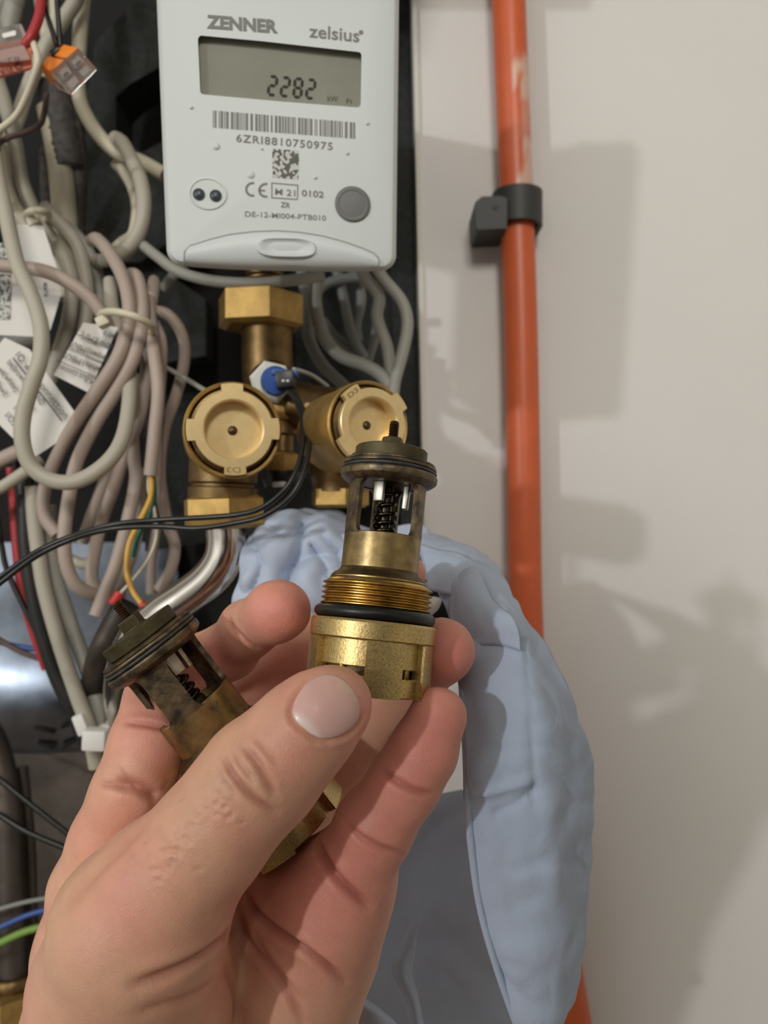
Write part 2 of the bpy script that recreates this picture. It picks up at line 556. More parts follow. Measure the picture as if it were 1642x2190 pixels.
# ------------------------------------------------------------------ heat meter
ya, pa = math.radians(9.0), math.radians(4.0)
mex = Vector((math.cos(ya), math.sin(ya), 0))
mez = Vector((0, -math.sin(pa), math.cos(pa)))
mez = (mez - mex * mez.dot(mex)).normalized()
mn = mex.cross(mez) * -1.0          # away from the viewer
if mn.y < 0: mn = -mn
mo = P(600, 300, 264)
def MP(px, py, off=0.0):
    """pixel -> point on the meter's face; off in mm towards the viewer"""
    o = Vector((0, 0, ZC))
    d = P(px, py, 1000) - o
    q = mo - mn * (off * .001)
    return o + d * ((q - o).dot(mn) / d.dot(mn))
met = empty('heat_meter', MP(600, 590) + mn * .03, 'white plastic heat meter with grey display reading 2282', 'meter')
def MS(lst, off=0.0): return [MP(x, y, off) for x, y in lst]
def arc(cx, cy, r, a0, a1, n=8):
    return [(cx + r * math.cos(math.radians(a0 + (a1 - a0) * i / n)), cy - r * math.sin(math.radians(a0 + (a1 - a0) * i / n))) for i in range(n + 1)]
outer = arc(392, 532, 36, 180, 268) + [(480, 572), (600, 576), (720, 577)] + arc(814, 546, 33, 275, 362) + arc(826, -270, 30, 0, 90) + arc(352, -272, 28, 90, 180)
ctr = Vector((594, 210))
def inset(poly, k):
    """move a px polygon inwards by k px"""
    n = len(poly); out = []
    for i in range(n):
        a, b, c = Vector(poly[i - 1]), Vector(poly[i]), Vector(poly[(i + 1) % n])
        d1, d2 = (b - a), (c - b)
        if d1.length < 1e-6: d1 = d2
        if d2.length < 1e-6: d2 = d1
        n1 = Vector((d1.y, -d1.x)).normalized(); n2 = Vector((d2.y, -d2.x)).normalized()
        m = (n1 + n2).normalized()
        if m.dot(ctr - b) < 0: m = -m
        out.append(tuple(b + m * k))
    return out
lo = [inset(outer, 17), inset(outer, 9), inset(outer, 4), inset(outer, 1), outer]
offs = [0.0, -.35, -1.3, -2.6, -4.5]
hole = [(423, 84)] + arc(431, 83, 7, 160, 95, 3) + [(560, 88)] + arc(765, 119, 8, 80, 10, 3) + arc(763, 222, 8, -5, -80, 3) + [(600, 217)] + arc(436, 194, 8, 265, 185, 3)
V = []
for L, of in zip(lo, offs): V += MS(L, of)
n = len(outer)
back = [MP(x, y, -4.5) + mn * .022 for x, y in inset(outer, 46)]
V += back
Fc = []
for r in range(5):
    for i in range(n):
        j = (i + 1) % n
        Fc.append((r * n + i, r * n + j, (r + 1) * n + j, (r + 1) * n + i))
Fc.append(tuple(5 * n + i for i in range(n)))
# front with the display opening
hb = len(V)
h1, h2 = MS(hole, 0.0), MS(inset(hole, 3) if False else hole, -2.6)
V += h1 + h2
m_ = len(hole)
tri = tessellate_polygon([[Vector((p[0], p[1], 0)) for p in lo[0]], [Vector((p[0], p[1], 0)) for p in hole]])
idx = list(range(n)) + [hb + i for i in range(m_)]
Fc += [tuple(idx[i] for i in t) for t in tri]
for i in range(m_):
    j = (i + 1) % m_
    Fc.append((hb + i, hb + j, hb + m_ + j, hb + m_ + i))
mesh('housing', V, Fc, 'meter_white', met, sharp=28)
# backing bracket to the shell
q = [MP(x, y, -4.5) + mn * .024 for x, y in [(420, -200), (780, -200), (780, 130), (420, 130)]]
V = [Vector(p) for p in q] + [Vector((p.x, .4355, p.z)) for p in q]
mesh('wall_bracket', V, [(0, 1, 2, 3), (4, 7, 6, 5), (0, 4, 5, 1), (1, 5, 6, 2), (2, 6, 7, 3), (3, 7, 4, 0)], 'epp_deep', met, smooth=False)
# display
V = MS([(418, 70), (780, 104), (778, 240), (420, 212)], -2.5)
lcd = mesh('display', V + [v + mn * .0006 for v in V], [(0, 1, 2, 3), (4, 7, 6, 5), (0, 4, 5, 1), (1, 5, 6, 2), (2, 6, 7, 3), (3, 7, 4, 0)], 'lcd', met, smooth=False)
SEG = {'2': 'abged', '8': 'abcdefg'}
def seg_digit(ch, x, y, w, h, sl):
    t = 6.6
    def pt(u, v): return (x + u * w + (1 - v) * 4, y + v * h + u * w * sl)
    bars = {'a': ((.14, 0), (.86, 0)), 'g': ((.14, .5), (.86, .5)), 'd': ((.14, 1), (.86, 1)), 'f': ((0, .07), (0, .43)), 'b': ((1, .07), (1, .43)),
            'e': ((0, .57), (0, .93)), 'c': ((1, .57), (1, .93))}
    for s in SEG[ch]:
        a, b = Vector(pt(*bars[s][0])), Vector(pt(*bars[s][1]))
        d = (b - a).normalized(); nn = Vector((-d.y, d.x)) * (t / 2)
        poly = [a - d * 1.5, a + d * 1.8 + nn, b - d * 1.8 + nn, b + d * 1.5, b - d * 1.8 - nn, a + d * 1.8 - nn]
        mesh('digit_segment', MS([tuple(p) for p in poly], -2.4), [(0, 1, 2, 3, 4, 5)], 'lcd_seg', lcd, smooth=False)
for i, ch in enumerate('2282'):
    seg_digit(ch, 573 + i * 27.2, 163 + i * 2.4, 15.5, 39, .09)
def mtext(t, a, b, m='print', hpx=None, bold=0., par=None, off=0.05, space=1.0):
    hh = None if hpx is None else (MP(a[0], a[1]) - MP(a[0], a[1] - hpx)).length
    return lettering(t, MP(a[0], a[1], off), MP(b[0], b[1], off), m, par or met, hh, bold, normal=-mn, space=space)
mtext('kW', (700, 216), (722, 218), 'lcd_faint', 12, par=lcd, off=-2.45)
mtext('h', (741, 221), (752, 222), 'lcd_faint', 12, par=lcd, off=-2.45)
mtext('ZENNER', (442, 59), (594, 70), hpx=26, bold=.045)
mtext('zelsius', (661, 79), (768, 90), hpx=27, bold=.012)
V = MS(arc(772, 69, 5, 0, 345, 14), .1)
mesh('registered_mark', V, [tuple(range(len(V)))], 'print', met, smooth=False)
# barcode, one bar after another
rs = random.Random(3)
x = 455.0
bm_V, bm_F = [], []
def bl(x, t): # top / bottom line of the code
    u = (x - 455) / (760 - 455)
    return (236 + u * 26, 273 + u * 24)[t]
while x < 757:
    w = rs.choice([2.2, 2.2, 4.2, 6.0])
    k0 = len(bm_V)
    bm_V += MS([(x, bl(x, 0)), (x + w, bl(x + w, 0)), (x + w, bl(x + w, 1)), (x, bl(x, 1))], .06)
    bm_F.append((k0, k0 + 1, k0 + 2, k0 + 3))
    x += w + rs.choice([1.6, 1.6, 2.0, 4.4])
bc = mesh('barcode', bm_V, bm_F, 'print', met, smooth=False)
bc['kind'] = 'stuff'
mtext('6ZRI8810750975', (505, 303), (711, 321), hpx=16, bold=.012, space=1.15)
V = MS([(582, 318), (640, 322), (638, 384), (583, 380)], .06)
mesh('mottled_square', V, [(0, 1, 2, 3)], 'matrix', met, smooth=False)
# CE mark
def ring_arc(cx, cy, r, a0, a1, t):
    pts = [MP(x, y, .5) for x, y in arc(cx, cy, r, a0, a1, 14)]
    V = []
    for (xo, yo), (xi, yi) in zip(arc(cx, cy, r, a0, a1, 14), arc(cx, cy, r - t, a0, a1, 14)):
        V += [MP(xo, yo, .08), MP(xi, yi, .08)]
    return V, [(2 * i, 2 * i + 1, 2 * i + 3, 2 * i + 2) for i in range(14)]
V, Fc = ring_arc(540, 405, 16, 75, 285, 5)
mesh('conformity_mark', V, Fc, 'print', met, smooth=False)
V, Fc = ring_arc(568, 407, 16, 75, 285, 5)
k0 = len(V); V += MS([(554, 405), (567, 406), (567, 410), (554, 409)], .08); Fc.append((k0, k0 + 1, k0 + 2, k0 + 3))
mesh('conformity_mark', V, Fc, 'print', met, smooth=False)
fr = [(580, 390), (638, 395), (637, 428), (580, 424)]
V, Fc = [], []
fi = [(582.5, 392.7), (635.5, 397.4), (634.7, 425.4), (582.5, 421.6)]
V = MS(fr, .08) + MS(fi, .08)
mesh('year_frame', V, [(i, (i + 1) % 4, 4 + (i + 1) % 4, 4 + i) for i in range(4)], 'print', met, smooth=False)
mtext('M 21', (588, 416), (631, 420), hpx=13, bold=.006)
mtext('0102', (645, 419), (692, 423), hpx=13, bold=.015)
mtext('ZR', (600, 443), (620, 445), hpx=11, bold=.015)
mtext('DE-12-MI004-PTB010', (524, 463), (697, 472), hpx=11, bold=.004)
# button, light eyes, moulded pips
def mdisc(name, cx, cy, r, prof, m, par=None, seg=36, sq=1.0):
    """low lathe standing on the face; prof [(r factor, mm)]"""
    V, Fc = [], []
    for f, of in prof:
        for s in range(seg):
            a = 2 * math.pi * s / seg
            V.append(MP(cx + r * f * math.cos(a) * sq, cy + r * f * math.sin(a) + r * f * math.cos(a) * .06, of))
    for i in range(len(prof) - 1):
        for s in range(seg):
            s2 = (s + 1) % seg
            Fc.append((i * seg + s, i * seg + s2, (i + 1) * seg + s2, (i + 1) * seg + s))
    Fc.append(tuple((len(prof) - 1) * seg + s for s in range(seg)))
    return mesh(name, V, Fc, m, par or met, sharp=35)
mdisc('button', 754, 436, 38, [(1, -.2), (1, .5), (.93, .9), (.8, 1.0), (.74, .8), (.7, .85), (0.02, 1.0)], 'button')
ey = mdisc('sensor_recess', 444, 414, 34, [(1.0, .0), (1.0, .35), (.93, .4), (.88, .1), (.02, .1)], 'meter_white', sq=1.2)
for cx_, cy_ in ((425, 415), (461, 418)):
    mdisc('light_eye', cx_, cy_, 13, [(1, .05), (1, .45), (.86, .5), (.8, .25), (.5, .5), (.02, .65)], 'eye', ey, 24)
for cx_, cy_, r in ((409, 229, 4), (786, 263, 4), (462, 312, 8), (743, 327, 4), (674, 379, 4), (536, 373, 8), (560, 318, 2.5)):
    mdisc('moulded_pip', cx_, cy_, r, [(1, -.1), (.9, .35), (.5, .55), (.05, .6)], 'meter_white', None, 16)
# snap cover along the lower edge
top = [(398, 536), (406, 527), (425, 521), (450, 513), (490, 503), (540, 497), (590, 495), (640, 498), (690, 506), (735, 518), (775, 532), (800, 543), (808, 552)]
bot = [(397, 566), (410, 571), (440, 573), (490, 576), (540, 578), (590, 579), (640, 580), (690, 581), (735, 581), (770, 581), (792, 580), (804, 579), (809, 577)]
V, Fc = [], []
rows = [(0, -.3), (0.0, 1.0), (.06, 1.5), (.35, 1.7), (.62, 1.3), (.82, .2), (.95, -2.2), (1.0, -5.0), (1.0, -10.)]
for t, of in rows:
    for a, b in zip(top, bot):
        V.append(MP(a[0] + (b[0] - a[0]) * t, a[1] + (b[1] - a[1]) * t, of))
nn = len(top)
for r in range(len(rows) - 1):
    for i in range(nn - 1):
        Fc.append((r * nn + i, r * nn + i + 1, (r + 1) * nn + i + 1, (r + 1) * nn + i))
Fc.append(tuple(r * nn for r in range(len(rows))))
Fc.append(tuple(r * nn + nn - 1 for r in range(len(rows))))
cov = mesh('terminal_cover', V, Fc, 'meter_flap', met, sharp=45)
V, Fc = sweep([MP(x - (2 if i < 2 else 0), y - 1.5, .1) for i, (x, y) in enumerate([(395, 568), (396, 540)] + top + [(810, 578)])], .00022, 6)
mesh('cover_gap', V, Fc, 'print_light', met)
# rounded thumb dish with a raised rim
V, Fc = [], []
for f, of in [(1.0, 1.3), (.97, 2.2), (.9, 2.35), (.8, 1.9), (.4, 1.5), (.02, 1.45)]:
    for s in range(40):
        a = 2 * math.pi * s / 40
        c_, s_ = math.cos(a), math.sin(a)
        V.append(MP(612 + 64 * f * math.copysign(abs(c_) ** .6, c_), 529 + 21 * f * math.copysign(abs(s_) ** .7, s_) + 64 * f * c_ * .04, of))
for i in range(5):
    for s in range(40):
        Fc.append((i * 40 + s, i * 40 + (s + 1) % 40, i * 40 + 40 + (s + 1) % 40, i * 40 + 40 + s))
Fc.append(tuple(200 + s for s in range(40)))
mesh('thumb_dish', V, Fc, 'meter_flap', cov, sharp=50)

# ------------------------------------------------------------------ brass pipework below the meter
def solid(name, a, b, prof, m, parent, seg=40, sharp=35):
    V, Fc = cyl(a, b, prof, seg)
    return mesh(name, V, Fc, m, parent, sharp=sharp)
top = empty('brass_union', P(560, 800, 340), 'brass union with a large hexagon nut directly under the meter', 'pipe union')
a, b = P(566, 560, 338), P(566, 640, 338)
solid('threaded_tail', a, b, [(8.4, 0)] + [q for i in range(7) for q in ((8.4, i * 2.0 + .3), (7.7, i * 2.0 + 1.0), (8.4, i * 2.0 + 1.7))] + [(7.4, 16)], 'brass_dull', top)
V, Fc = hexnut(P(557, 629, 336), P(557, 704, 336), 18.6, .18)
mesh('hexagon_nut', V, Fc, 'brass', top, sharp=25)
solid('pipe_body', P(571, 700, 336), P(574, 880, 336), [(10.6, 0), (10.8, 18), (10.8, 20), (9.5, 36)], 'brass_dull', top)
solid('sensor_boss', P(588, 822, 340), P(580, 820, 312), [(9.5, 0), (9.5, 20), (8.4, 22)], 'brass_dull', top)
# temperature sensor with blue plug
sen = empty('temperature_sensor', P(588, 820, 312), 'blue and white temperature sensor screwed into the brass pipe', 'sensor')
V, Fc = hexnut(P(581, 818, 313), P(579, 817, 304), 8.4, .2)
mesh('sensor_nut', V, Fc, 'sensor_white', sen, sharp=25)
V, Fc = cyl(P(588, 815, 306), P(590, 814, 294), [(5.6, 0), (5.6, 7), (5.2, 8.5), (4.9, 11.5), (0, 11.8)], 30)
mesh('blue_cap', V, Fc, 'sensor_blue', sen, sharp=40)
obox('plug_tab', P(610, 799, 296), (1, 0, -.06), (0, 1, 0), (.06, 0, 1), (.0095, .006, .0022), 'sensor_blue', sen)
pl = obox('plug', P(611, 814, 292), (1, 0, .1), (0, 1, 0), (-.1, 0, 1), (.0066, .008, .0062), 'plug_black', sen)
for x in (606, 616):
    V, Fc = cyl(P(x, 815, 289.5), P(x, 815, 287), [(.75, 0), (.75, 1.5), (.3, 1.9), (0, 1.9)], 12)
    mesh('pin', V, Fc, 'screw', pl)

def valve(loc, d_front, yaw, pitch, spin, label, sc=1.0, text_ang=270):
    """valve head; local z towards the viewer"""
    c = P(loc[0], loc[1], d_front)
    z = Vector((math.sin(yaw), -math.cos(yaw) * math.cos(pitch), math.sin(pitch))).normalized()
    y = (Vector((0, 0, 1)) - z * z.z).normalized()
    x = y.cross(z)
    R = Matrix((x, y, z)).transposed()
    v = empty('brass_valve', c, label, 'valve', rot=R)
    def add(n, V, Fc, m, par=v, sharp=35):
        return mesh(n, [Vector(q) * sc for q in V], Fc, m, par, local=True, sharp=sharp)
    # cup
    V, Fc = lathe([(10, -44), (14.5, -42), (16.2, -36), (16.2, -14), (16.8, -12), (16.8, -4.6), (16.2, -3.8), (15.4, -4.2), (15.0, -6.5), (13.4, -7.5), (12.4, -9)], 64)
    add('cup', V, Fc[:-1], 'brass')
    V, Fc = lathe([(12.6, -9), (13.2, -6.2), (14.4, -5.6), (14.4, -4.8), (12.6, -4.4), (12.6, -2.2)], 64)
    add('neck', V, Fc[:-1], 'brass_dull')
    # castellated ring: outline with four tabs, bore in the middle
    N = 160; ro = []
    for i in range(N):
        a = 2 * math.pi * i / N
        q = (math.degrees(a - spin) + 45) % 90 - 45
        half = math.degrees(math.asin(3.9 / 15.8))
        ro.append(15.8 if abs(q) < half else 13.4)
    V = []
    for zz, kk in ((-2.6, 0), (-.25, 0), (0, .25)):
        for i in range(N):
            a = 2 * math.pi * i / N
            V.append(((ro[i] - kk) * math.cos(a) * .001, (ro[i] - kk) * math.sin(a) * .001, zz * .001))
    for rr, zz in ((10.3, 0), (9.7, -.5), (9.6, -6.8)):
        for i in range(N):
            a = 2 * math.pi * i / N
            V.append((rr * math.cos(a) * .001, rr * math.sin(a) * .001, zz * .001))
    Fc = []
    for r in range(5):
        for i in range(N):
            j = (i + 1) % N
            Fc.append((r * N + i, r * N + j, (r + 1) * N + j, (r + 1) * N + i))
    add('castellated_ring', V, Fc, 'brass_bright', sharp=30)
    V, Fc = lathe([(13.2, -2.6), (9.6, -2.6)], 48)
    V, Fc = lathe([(9.6, -6.0), (8.9, -6.4), (8.7, -6.0), (5.5, -6.7), (3.0, -7.2), (2.8, -9.2)], 48)
    add('seat_plate', V, Fc[:-1], 'brass_bright', sharp=25)
    V, Fc = lathe([(2.9, -9.0), (2.0, -9.0), (2.0, -6.6), (1.5, -5.6), (0.6, -5.2), (0, -5.15)], 24)
    add('pin', V, Fc, 'patina_dark', sharp=40)
    # stamped mark D3
    Vg, Fg = glyphs('D3', .02)
    w = max(q.x for q in Vg)
    ta = math.radians(text_ang)
    e = Vector((-math.sin(ta), math.cos(ta), 0)) * -1.0
    upv = Vector((math.cos(ta), math.sin(ta), 0))
    e = Vector((upv.y, -upv.x, 0))
    cc = upv * .0137
    s = .0042
    V = [cc + e * ((q.x - w / 2) * s) + upv * ((q.y - .3) * s * .62) + Vector((0, 0, .00006)) for q in Vg]
    mesh('stamped_mark', [q * sc for q in V], Fg, 'brass', v, smooth=False, local=True)
    return v

v1 = valve((500, 918), 266, math.radians(15), math.radians(-1), 0.03, 'brass valve body with open castellated ring, left of the pair', .985)
c0 = P(478, 985, 287)
solid('outlet_neck', c0, P(476, 1066, 287), [(12.2, 0), (12.2, 8), (11.2, 8.6), (11.2, 9.6), (12.4, 10), (12.4, 14)], 'brass_dull', v1)
V, Fc = hexnut(P(477, 1060, 287), P(479, 1130, 287), 15.2, .2)
mesh('outlet_nut', V, Fc, 'brass', v1, sharp=25)
v2 = valve((799, 906), 258, math.radians(27), math.radians(1), math.radians(38), 'brass valve body with castellated ring, partly behind the upright cartridge', .873, 128)
solid('outlet_neck', P(728, 990, 303), P(728, 1052, 303), [(11.5, 0), (11.5, 6), (10.8, 7), (10.8, 11)], 'brass_dull', v2)
V, Fc = hexnut(P(727, 1040, 303), P(727, 1086, 303), 11.6, .3)
mesh('outlet_nut', V, Fc, 'brass', v2, sharp=25)
solid('side_branch', P(640, 868, 318), P(730, 880, 308), [(9.5, 0), (9.5, 3), (8.8, 4), (8.8, 20)], 'brass_dull', v2)
# middle column between the two valves
mid = empty('brass_connector', P(606, 1040, 315), 'brass connector standing between the two valve bodies', 'pipe fitting')
obox('block', P(612, 880, 318), (1, 0, 0), (0, 1, 0), (0, 0, 1), (.014, .014, .008), 'brass', mid, .001)
solid('column', P(606, 890, 318), P(604, 995, 318), [(5.8, 0), (5.8, 7), (4.2, 8), (4.2, 14), (6.0, 15), (6.0, 20)], 'brass_dull', mid)
V, Fc = hexnut(P(604, 968, 316), P(604, 1012, 316), 6.9, .3)
mesh('nut', V, Fc, 'brass', mid, sharp=25)
solid('black_seat', P(604, 1010, 318), P(604, 1045, 318), [(8, 0), (8, 3), (7, 6)], 'rubber', mid)
obox('white_tab', P(597, 1036, 305), (1, 0, .05), (0, 1, 0), (-.05, 0, 1), (.0052, .003, .002), 'clip_white', mid)
# chrome bend below the left valve
pipe('chrome_pipe_bend', [(482, 1118, 287), (484, 1160, 287), (476, 1200, 287), (448, 1240, 288), (400, 1278, 290), (345, 1315, 292), (296, 1362, 296), (270, 1418, 306),
     (258, 1490, 326), (262, 1580, 352), (270, 1700, 372)], 7.1, 'chrome', 'shiny chrome pipe bending down left from the left valve', 'pipe', 12, 36)
pipe('satin_steel_pipe', [(272, 1290, 334), (242, 1345, 334), (214, 1405, 336), (196, 1480, 350)], 5.6, 'steel_dark',
     'dull steel pipe stub behind the tilted cartridge head', 'pipe', 10, 24)
# unseen box added above the meter to cast the upper wall shadow
bx_ = empty('unseen_shadow_box', P(640, -420, 330), 'unseen grey box added above the meter to shadow the wall', 'shadow caster')
V, Fc = prism([P(x, y, 312) for x, y in [(380, -420), (925, -420), (962, -560), (962, -1000), (380, -1000)]], Vector((0, .06, 0)))
mesh('casing', V, Fc, 'meter_flap', bx_, smooth=False)
# ------------------------------------------------------------------ cables
def cable(name, pts, wpx, m, label, d=None, group=None, cat='cable', n=9, sides=12, parent=None, flat=1.0):
    """pts (px, py[, d]); wpx = width in photo pixels"""
    q = []
    for p in pts:
        q.append((p[0], p[1], p[2] if len(p) > 2 else d))
    for e_ in (0, -1):          # runs that leave the picture go on well beyond it
        p_, r_ = q[e_], q[1 if e_ == 0 else -2]
        if p_[0] < -3 or p_[1] < -3:
            L_ = math.hypot(p_[0] - r_[0], p_[1] - r_[1])
            x_ = (p_[0] + (p_[0] - r_[0]) / L_ * 260, p_[1] + (p_[1] - r_[1]) / L_ * 260, p_[2] + 12)
            q = [x_] + q if e_ == 0 else q + [x_]
    path = crom([tuple(P(*p)) for p in q], n)
    dm = sum(p[2] for p in q) / len(q)
    V, Fc = sweep([Vector(p) for p in path], wpx * (.54 if wpx > 18 else .6) * dm / F * .001, sides, flat=flat)
    o = mesh(name, V, Fc, m, parent, sharp=60)
    if parent is None: tag(o, label, cat, group)
    return o

G1 = 'pale grey cables in the upper left'
G2 = 'mauve grey cable loops held by the tie'
G3 = 'thin grey cables coiled under the meter'
G4 = 'dark and grey cables running down the left side'
# -- upper left
cable('grey_cable', [(-30, 120), (0, 190), (15, 244), (32, 305), (44, 378), (66, 438), (92, 484), (131, 540), (153, 601), (147, 683), (124, 760), (100, 830), (60, 900)],
      29, 'cable_grey', 'grey cable descending through the small tie at the upper left edge', 352, G1)
cable('grey_cable', [(172, -40), (160, 5), (102, 92), (66, 172), (37, 256), (14, 320), (6, 400), (20, 470), (45, 540)], 29, 'cable_grey',
      'grey cable running diagonally behind both clear connectors', 362, G1)
cable('grey_cable', [(182, -50), (178, 0), (170, 93), (168, 195), (183, 244), (214, 292), (250, 326), (300, 345), (350, 372)], 28, 'cable_pale',
      'pale grey cable dropping from the top edge past the orange connector', 372, G1)
cable('grey_cable', [(247, 296, 372), (262, 306, 362), (281, 341, 352), (302, 390, 345), (308, 445, 342), (296, 500, 342), (266, 540, 346), (226, 556, 356), (200, 560, 372)], 29, 'cable_grey',
      'grey cable making a broad bow just left of the meter', None, G1)
cable('grey_cable', [(250, 352, 380), (264, 366, 374), (284, 400, 368), (294, 445, 364), (286, 500, 364), (262, 520, 366), (240, 540, 372)], 24, 'cable_pale',
      'pale cable inside the broad bow left of the meter', None, G1)
cable('grey_cable', [(40, -40), (27, 20), (12, 90), (-4, 150), (-20, 220)], 36, 'cable_mid', 'thick mid grey cable in the top left corner', 372, G1)
cable('grey_cable', [(8, -30), (-2, 40), (-14, 90)], 26, 'cable_mid', 'grey cable at the extreme top left corner', 380, G1)
cable('grey_cable', [(78, -40), (92, 40), (104, 110), (96, 170)], 24, 'cable_pale', 'pale cable standing behind the red wire', 378, G1)
cable('grey_cable', [(118, -40), (116, 30), (120, 100), (112, 160)], 20, 'cable_pale', 'pale cable rising behind the pair of black wires', 380, G1)
cable('grey_cable', [(-20, 275), (0, 330), (12, 400), (34, 450), (62, 486), (84, 500)], 30, 'cable_pale', 'pale cable sweeping into the small tie from the left edge', 346, G1)
fat = empty('sleeved_cable', P(142, 560, 372), 'thick cream cable with a frayed dark sleeve above it', 'cable')
cable('core', [(104, 230), (118, 290), (130, 365), (139, 463), (144, 570), (150, 640)], 48, 'cable_pale', None, 372, parent=fat, sides=18)
pth = crom([tuple(P(*p)) for p in [(100, 180, 372), (106, 220, 372), (116, 270, 372), (124, 318, 372), (132, 360, 372)]], 8)
rr = [(.0075 + .0007 * mnoise.noise(Vector((i * .7, 0, 3)))) * (1 if i < 26 else .98) for i in range(len(pth))]
V, Fc = sweep([Vector(p) + Vector((.003, .001, 0)) for p in pth], rr, 20)
mesh('dark_sleeve', V, Fc, 'sleeve', fat)
pth = crom([tuple(P(*p)) for p in [(158, 240, 376), (166, 330, 376), (166, 420, 376), (160, 520, 376)]], 8)
V, Fc = sweep([Vector(p) for p in pth], .0042, 14)
mesh('torn_sleeve_edge', V, Fc, 'sleeve', fat)
cable('dark_cable', [(96, 320, 374), (100, 400, 374), (104, 480, 374)], 26, 'sleeve', 'dark sleeved cable left of the thick cream cable', None, G1)
# -- cables through the small tie going down
cable('grey_cable', [(92, 440), (120, 470), (162, 519), (183, 587), (187, 655), (178, 720), (160, 800)], 27, 'cable_grey', 'grey cable passing right of the blank paper label', 362, G1)
cable('grey_cable', [(104, 452), (140, 482), (180, 521), (208, 582), (216, 640), (214, 700)], 22, 'cable_mid', 'thinner grey cable curving right from the small tie', 368, G1)
cable('grey_cable', [(-30, 745), (0, 738), (40, 730), (80, 722)], 34, 'cable_mid', 'thick grey cable under the blank paper label at the left edge', 362, G1)
# -- big loop in front
cable('grey_cable', [(-12, 330, 318), (-2, 390, 314), (11, 450, 310), (36, 560, 305), (66, 628, 302), (87, 697, 300), (86, 765, 298), (67, 825, 297), (50, 888, 297), (48, 943, 297), (66, 996, 298), (110, 1027, 299),
      (164, 1029, 300), (219, 998, 302), (256, 952, 306), (273, 888, 312), (277, 806, 318), (262, 730, 324), (240, 660, 330), (236, 600, 336)], 30, 'cable_grey',
      'long grey cable hanging in a deep loop across the printed labels', None, G1)
cable('mauve_cable', [(-40, 566, 322), (0, 568, 320), (82, 577, 318), (137, 598, 318), (190, 636, 320), (224, 682, 322), (240, 740, 326)], 27, 'cable_mauve',
      'mauve cable crossing over the blank label towards the tie', None, G2)
# -- tie bundle
D2 = 325
cable('mauve_cable', [(196, 515, 346), (208, 512, 338), (233, 540, 328), (260, 587, 320), (275, 642, 316), (274, 695, 314), (252, 765, 312), (210, 832, 314), (170, 892, 318), (131, 957, 324), (104, 1020, 328), (92, 1070, 328), (98, 1108, 328), (122, 1142, 328)],
      27, 'cable_mauve', 'leftmost mauve cable of the tied bundle, bending up over the top', None, G2)
cable('mauve_cable', [(272, 610, 338), (280, 588, 330), (294, 596, 324), (303, 640, 320), (303, 695, 316), (284, 770, 314), (246, 840, 316), (205, 905, 318), (166, 984, 320), (150, 1050, 320), (138, 1137, 318), (142, 1205, 318), (164, 1252, 320), (204, 1272, 326), (240, 1268, 334)],
      27, 'cable_mauve', 'second mauve cable of the tied bundle, widest lower loop', None, G2)
cable('mauve_cable', [(330, 600, 350), (328, 620, 344), (322, 660, 338), (317, 710, 330), (312, 806, 327), (298, 890, 328), (270, 962, 330), (246, 1035, 330), (219, 1110, 332), (203, 1178, 332), (196, 1233, 332), (212, 1275, 334)],
      25, 'cable_mauve', 'middle mauve cable of the tied bundle', None, G2)
jk = empty('stripped_cable', P(321, 1015, 312), 'mauve cable whose jacket ends above yellow, green and white wires', 'cable', G2)
cable('jacket', [(318, 640, 330), (322, 690, 322), (327, 740, 316), (338, 834, 312), (330, 930, 312), (321, 1017, 312)], 26, 'cable_mauve', None, None, parent=jk)
cable('yellow_wire', [(322, 1012, 312), (324, 1040, 312), (319, 1072, 310), (297, 1118, 308), (276, 1164, 306), (271, 1219, 304), (283, 1262, 302), (306, 1296, 300)], 10, 'wire_yellow', None, None, parent=jk, sides=10)
cable('green_wire', [(326, 1012, 314), (330, 1060, 314), (318, 1106, 314), (296, 1145, 314), (284, 1190, 316)], 9, 'wire_green', None, None, parent=jk, sides=10)
cable('white_wire', [(318, 1012, 313), (318, 1050, 314), (330, 1090, 314), (334, 1148, 314), (316, 1197, 312), (286, 1238, 310), (254, 1272, 308)], 6, 'wire_white', None, None, parent=jk, sides=10)
cable('red_ferrule', [(303, 1291, 300), (318, 1309, 299)], 16, 'ferrule', None, None, parent=jk, n=2, sides=12)
cable('red_ferrule', [(257, 1268, 308), (240, 1292, 307)], 18, 'ferrule', None, None, parent=jk, n=2, sides=12)
cable('mauve_cable', [(300, 690, 340), (330, 668, 338), (362, 676, 338), (390, 718, 340), (394, 775, 342), (374, 855, 344), (352, 918, 344), (342, 1010, 344), (356, 1110, 344), (374, 1166, 344), (364, 1222, 344), (338, 1262, 344)],
      23, 'cable_mauve', 'rightmost mauve loop of the tied bundle beside the left valve', None, G2)
cable('mauve_cable', [(330, 690, 334), (346, 730, 334), (346, 790, 336), (340, 870, 338), (336, 950, 340), (336, 1040, 342), (336, 1120, 344), (324, 1200, 344), (322, 1270, 344)],
      20, 'cable_mauve', 'slim mauve cable just left of the rightmost loop', None, G2)
cable('mauve_cable', [(298, 800, 330), (284, 900, 332), (286, 980, 330), (290, 1027, 328), (274, 1110, 324), (248, 1205, 320), (222, 1272, 318), (204, 1318, 316)], 26, 'cable_mauve',
      'mauve cable slanting down left to a cut end', None, G2)
cable('mauve_cable', [(300, 1000, 340), (300, 1080, 340), (290, 1160, 338), (268, 1230, 338), (250, 1300, 340)], 22, 'cable_mauve', 'mauve cable behind the yellow wire', None, G2)
cable('mauve_cable', [(270, 930, 345), (232, 1010, 345), (200, 1090, 345), (176, 1160, 346)], 24, 'cable_mauve', 'shaded mauve cable deep in the bundle', None, G2)
cable('pale_cable', [(150, 1196, 350), (176, 1206, 350), (200, 1204, 350)], 22, 'cable_pale', 'short pale cable bridging two mauve loops low down', None, G2)
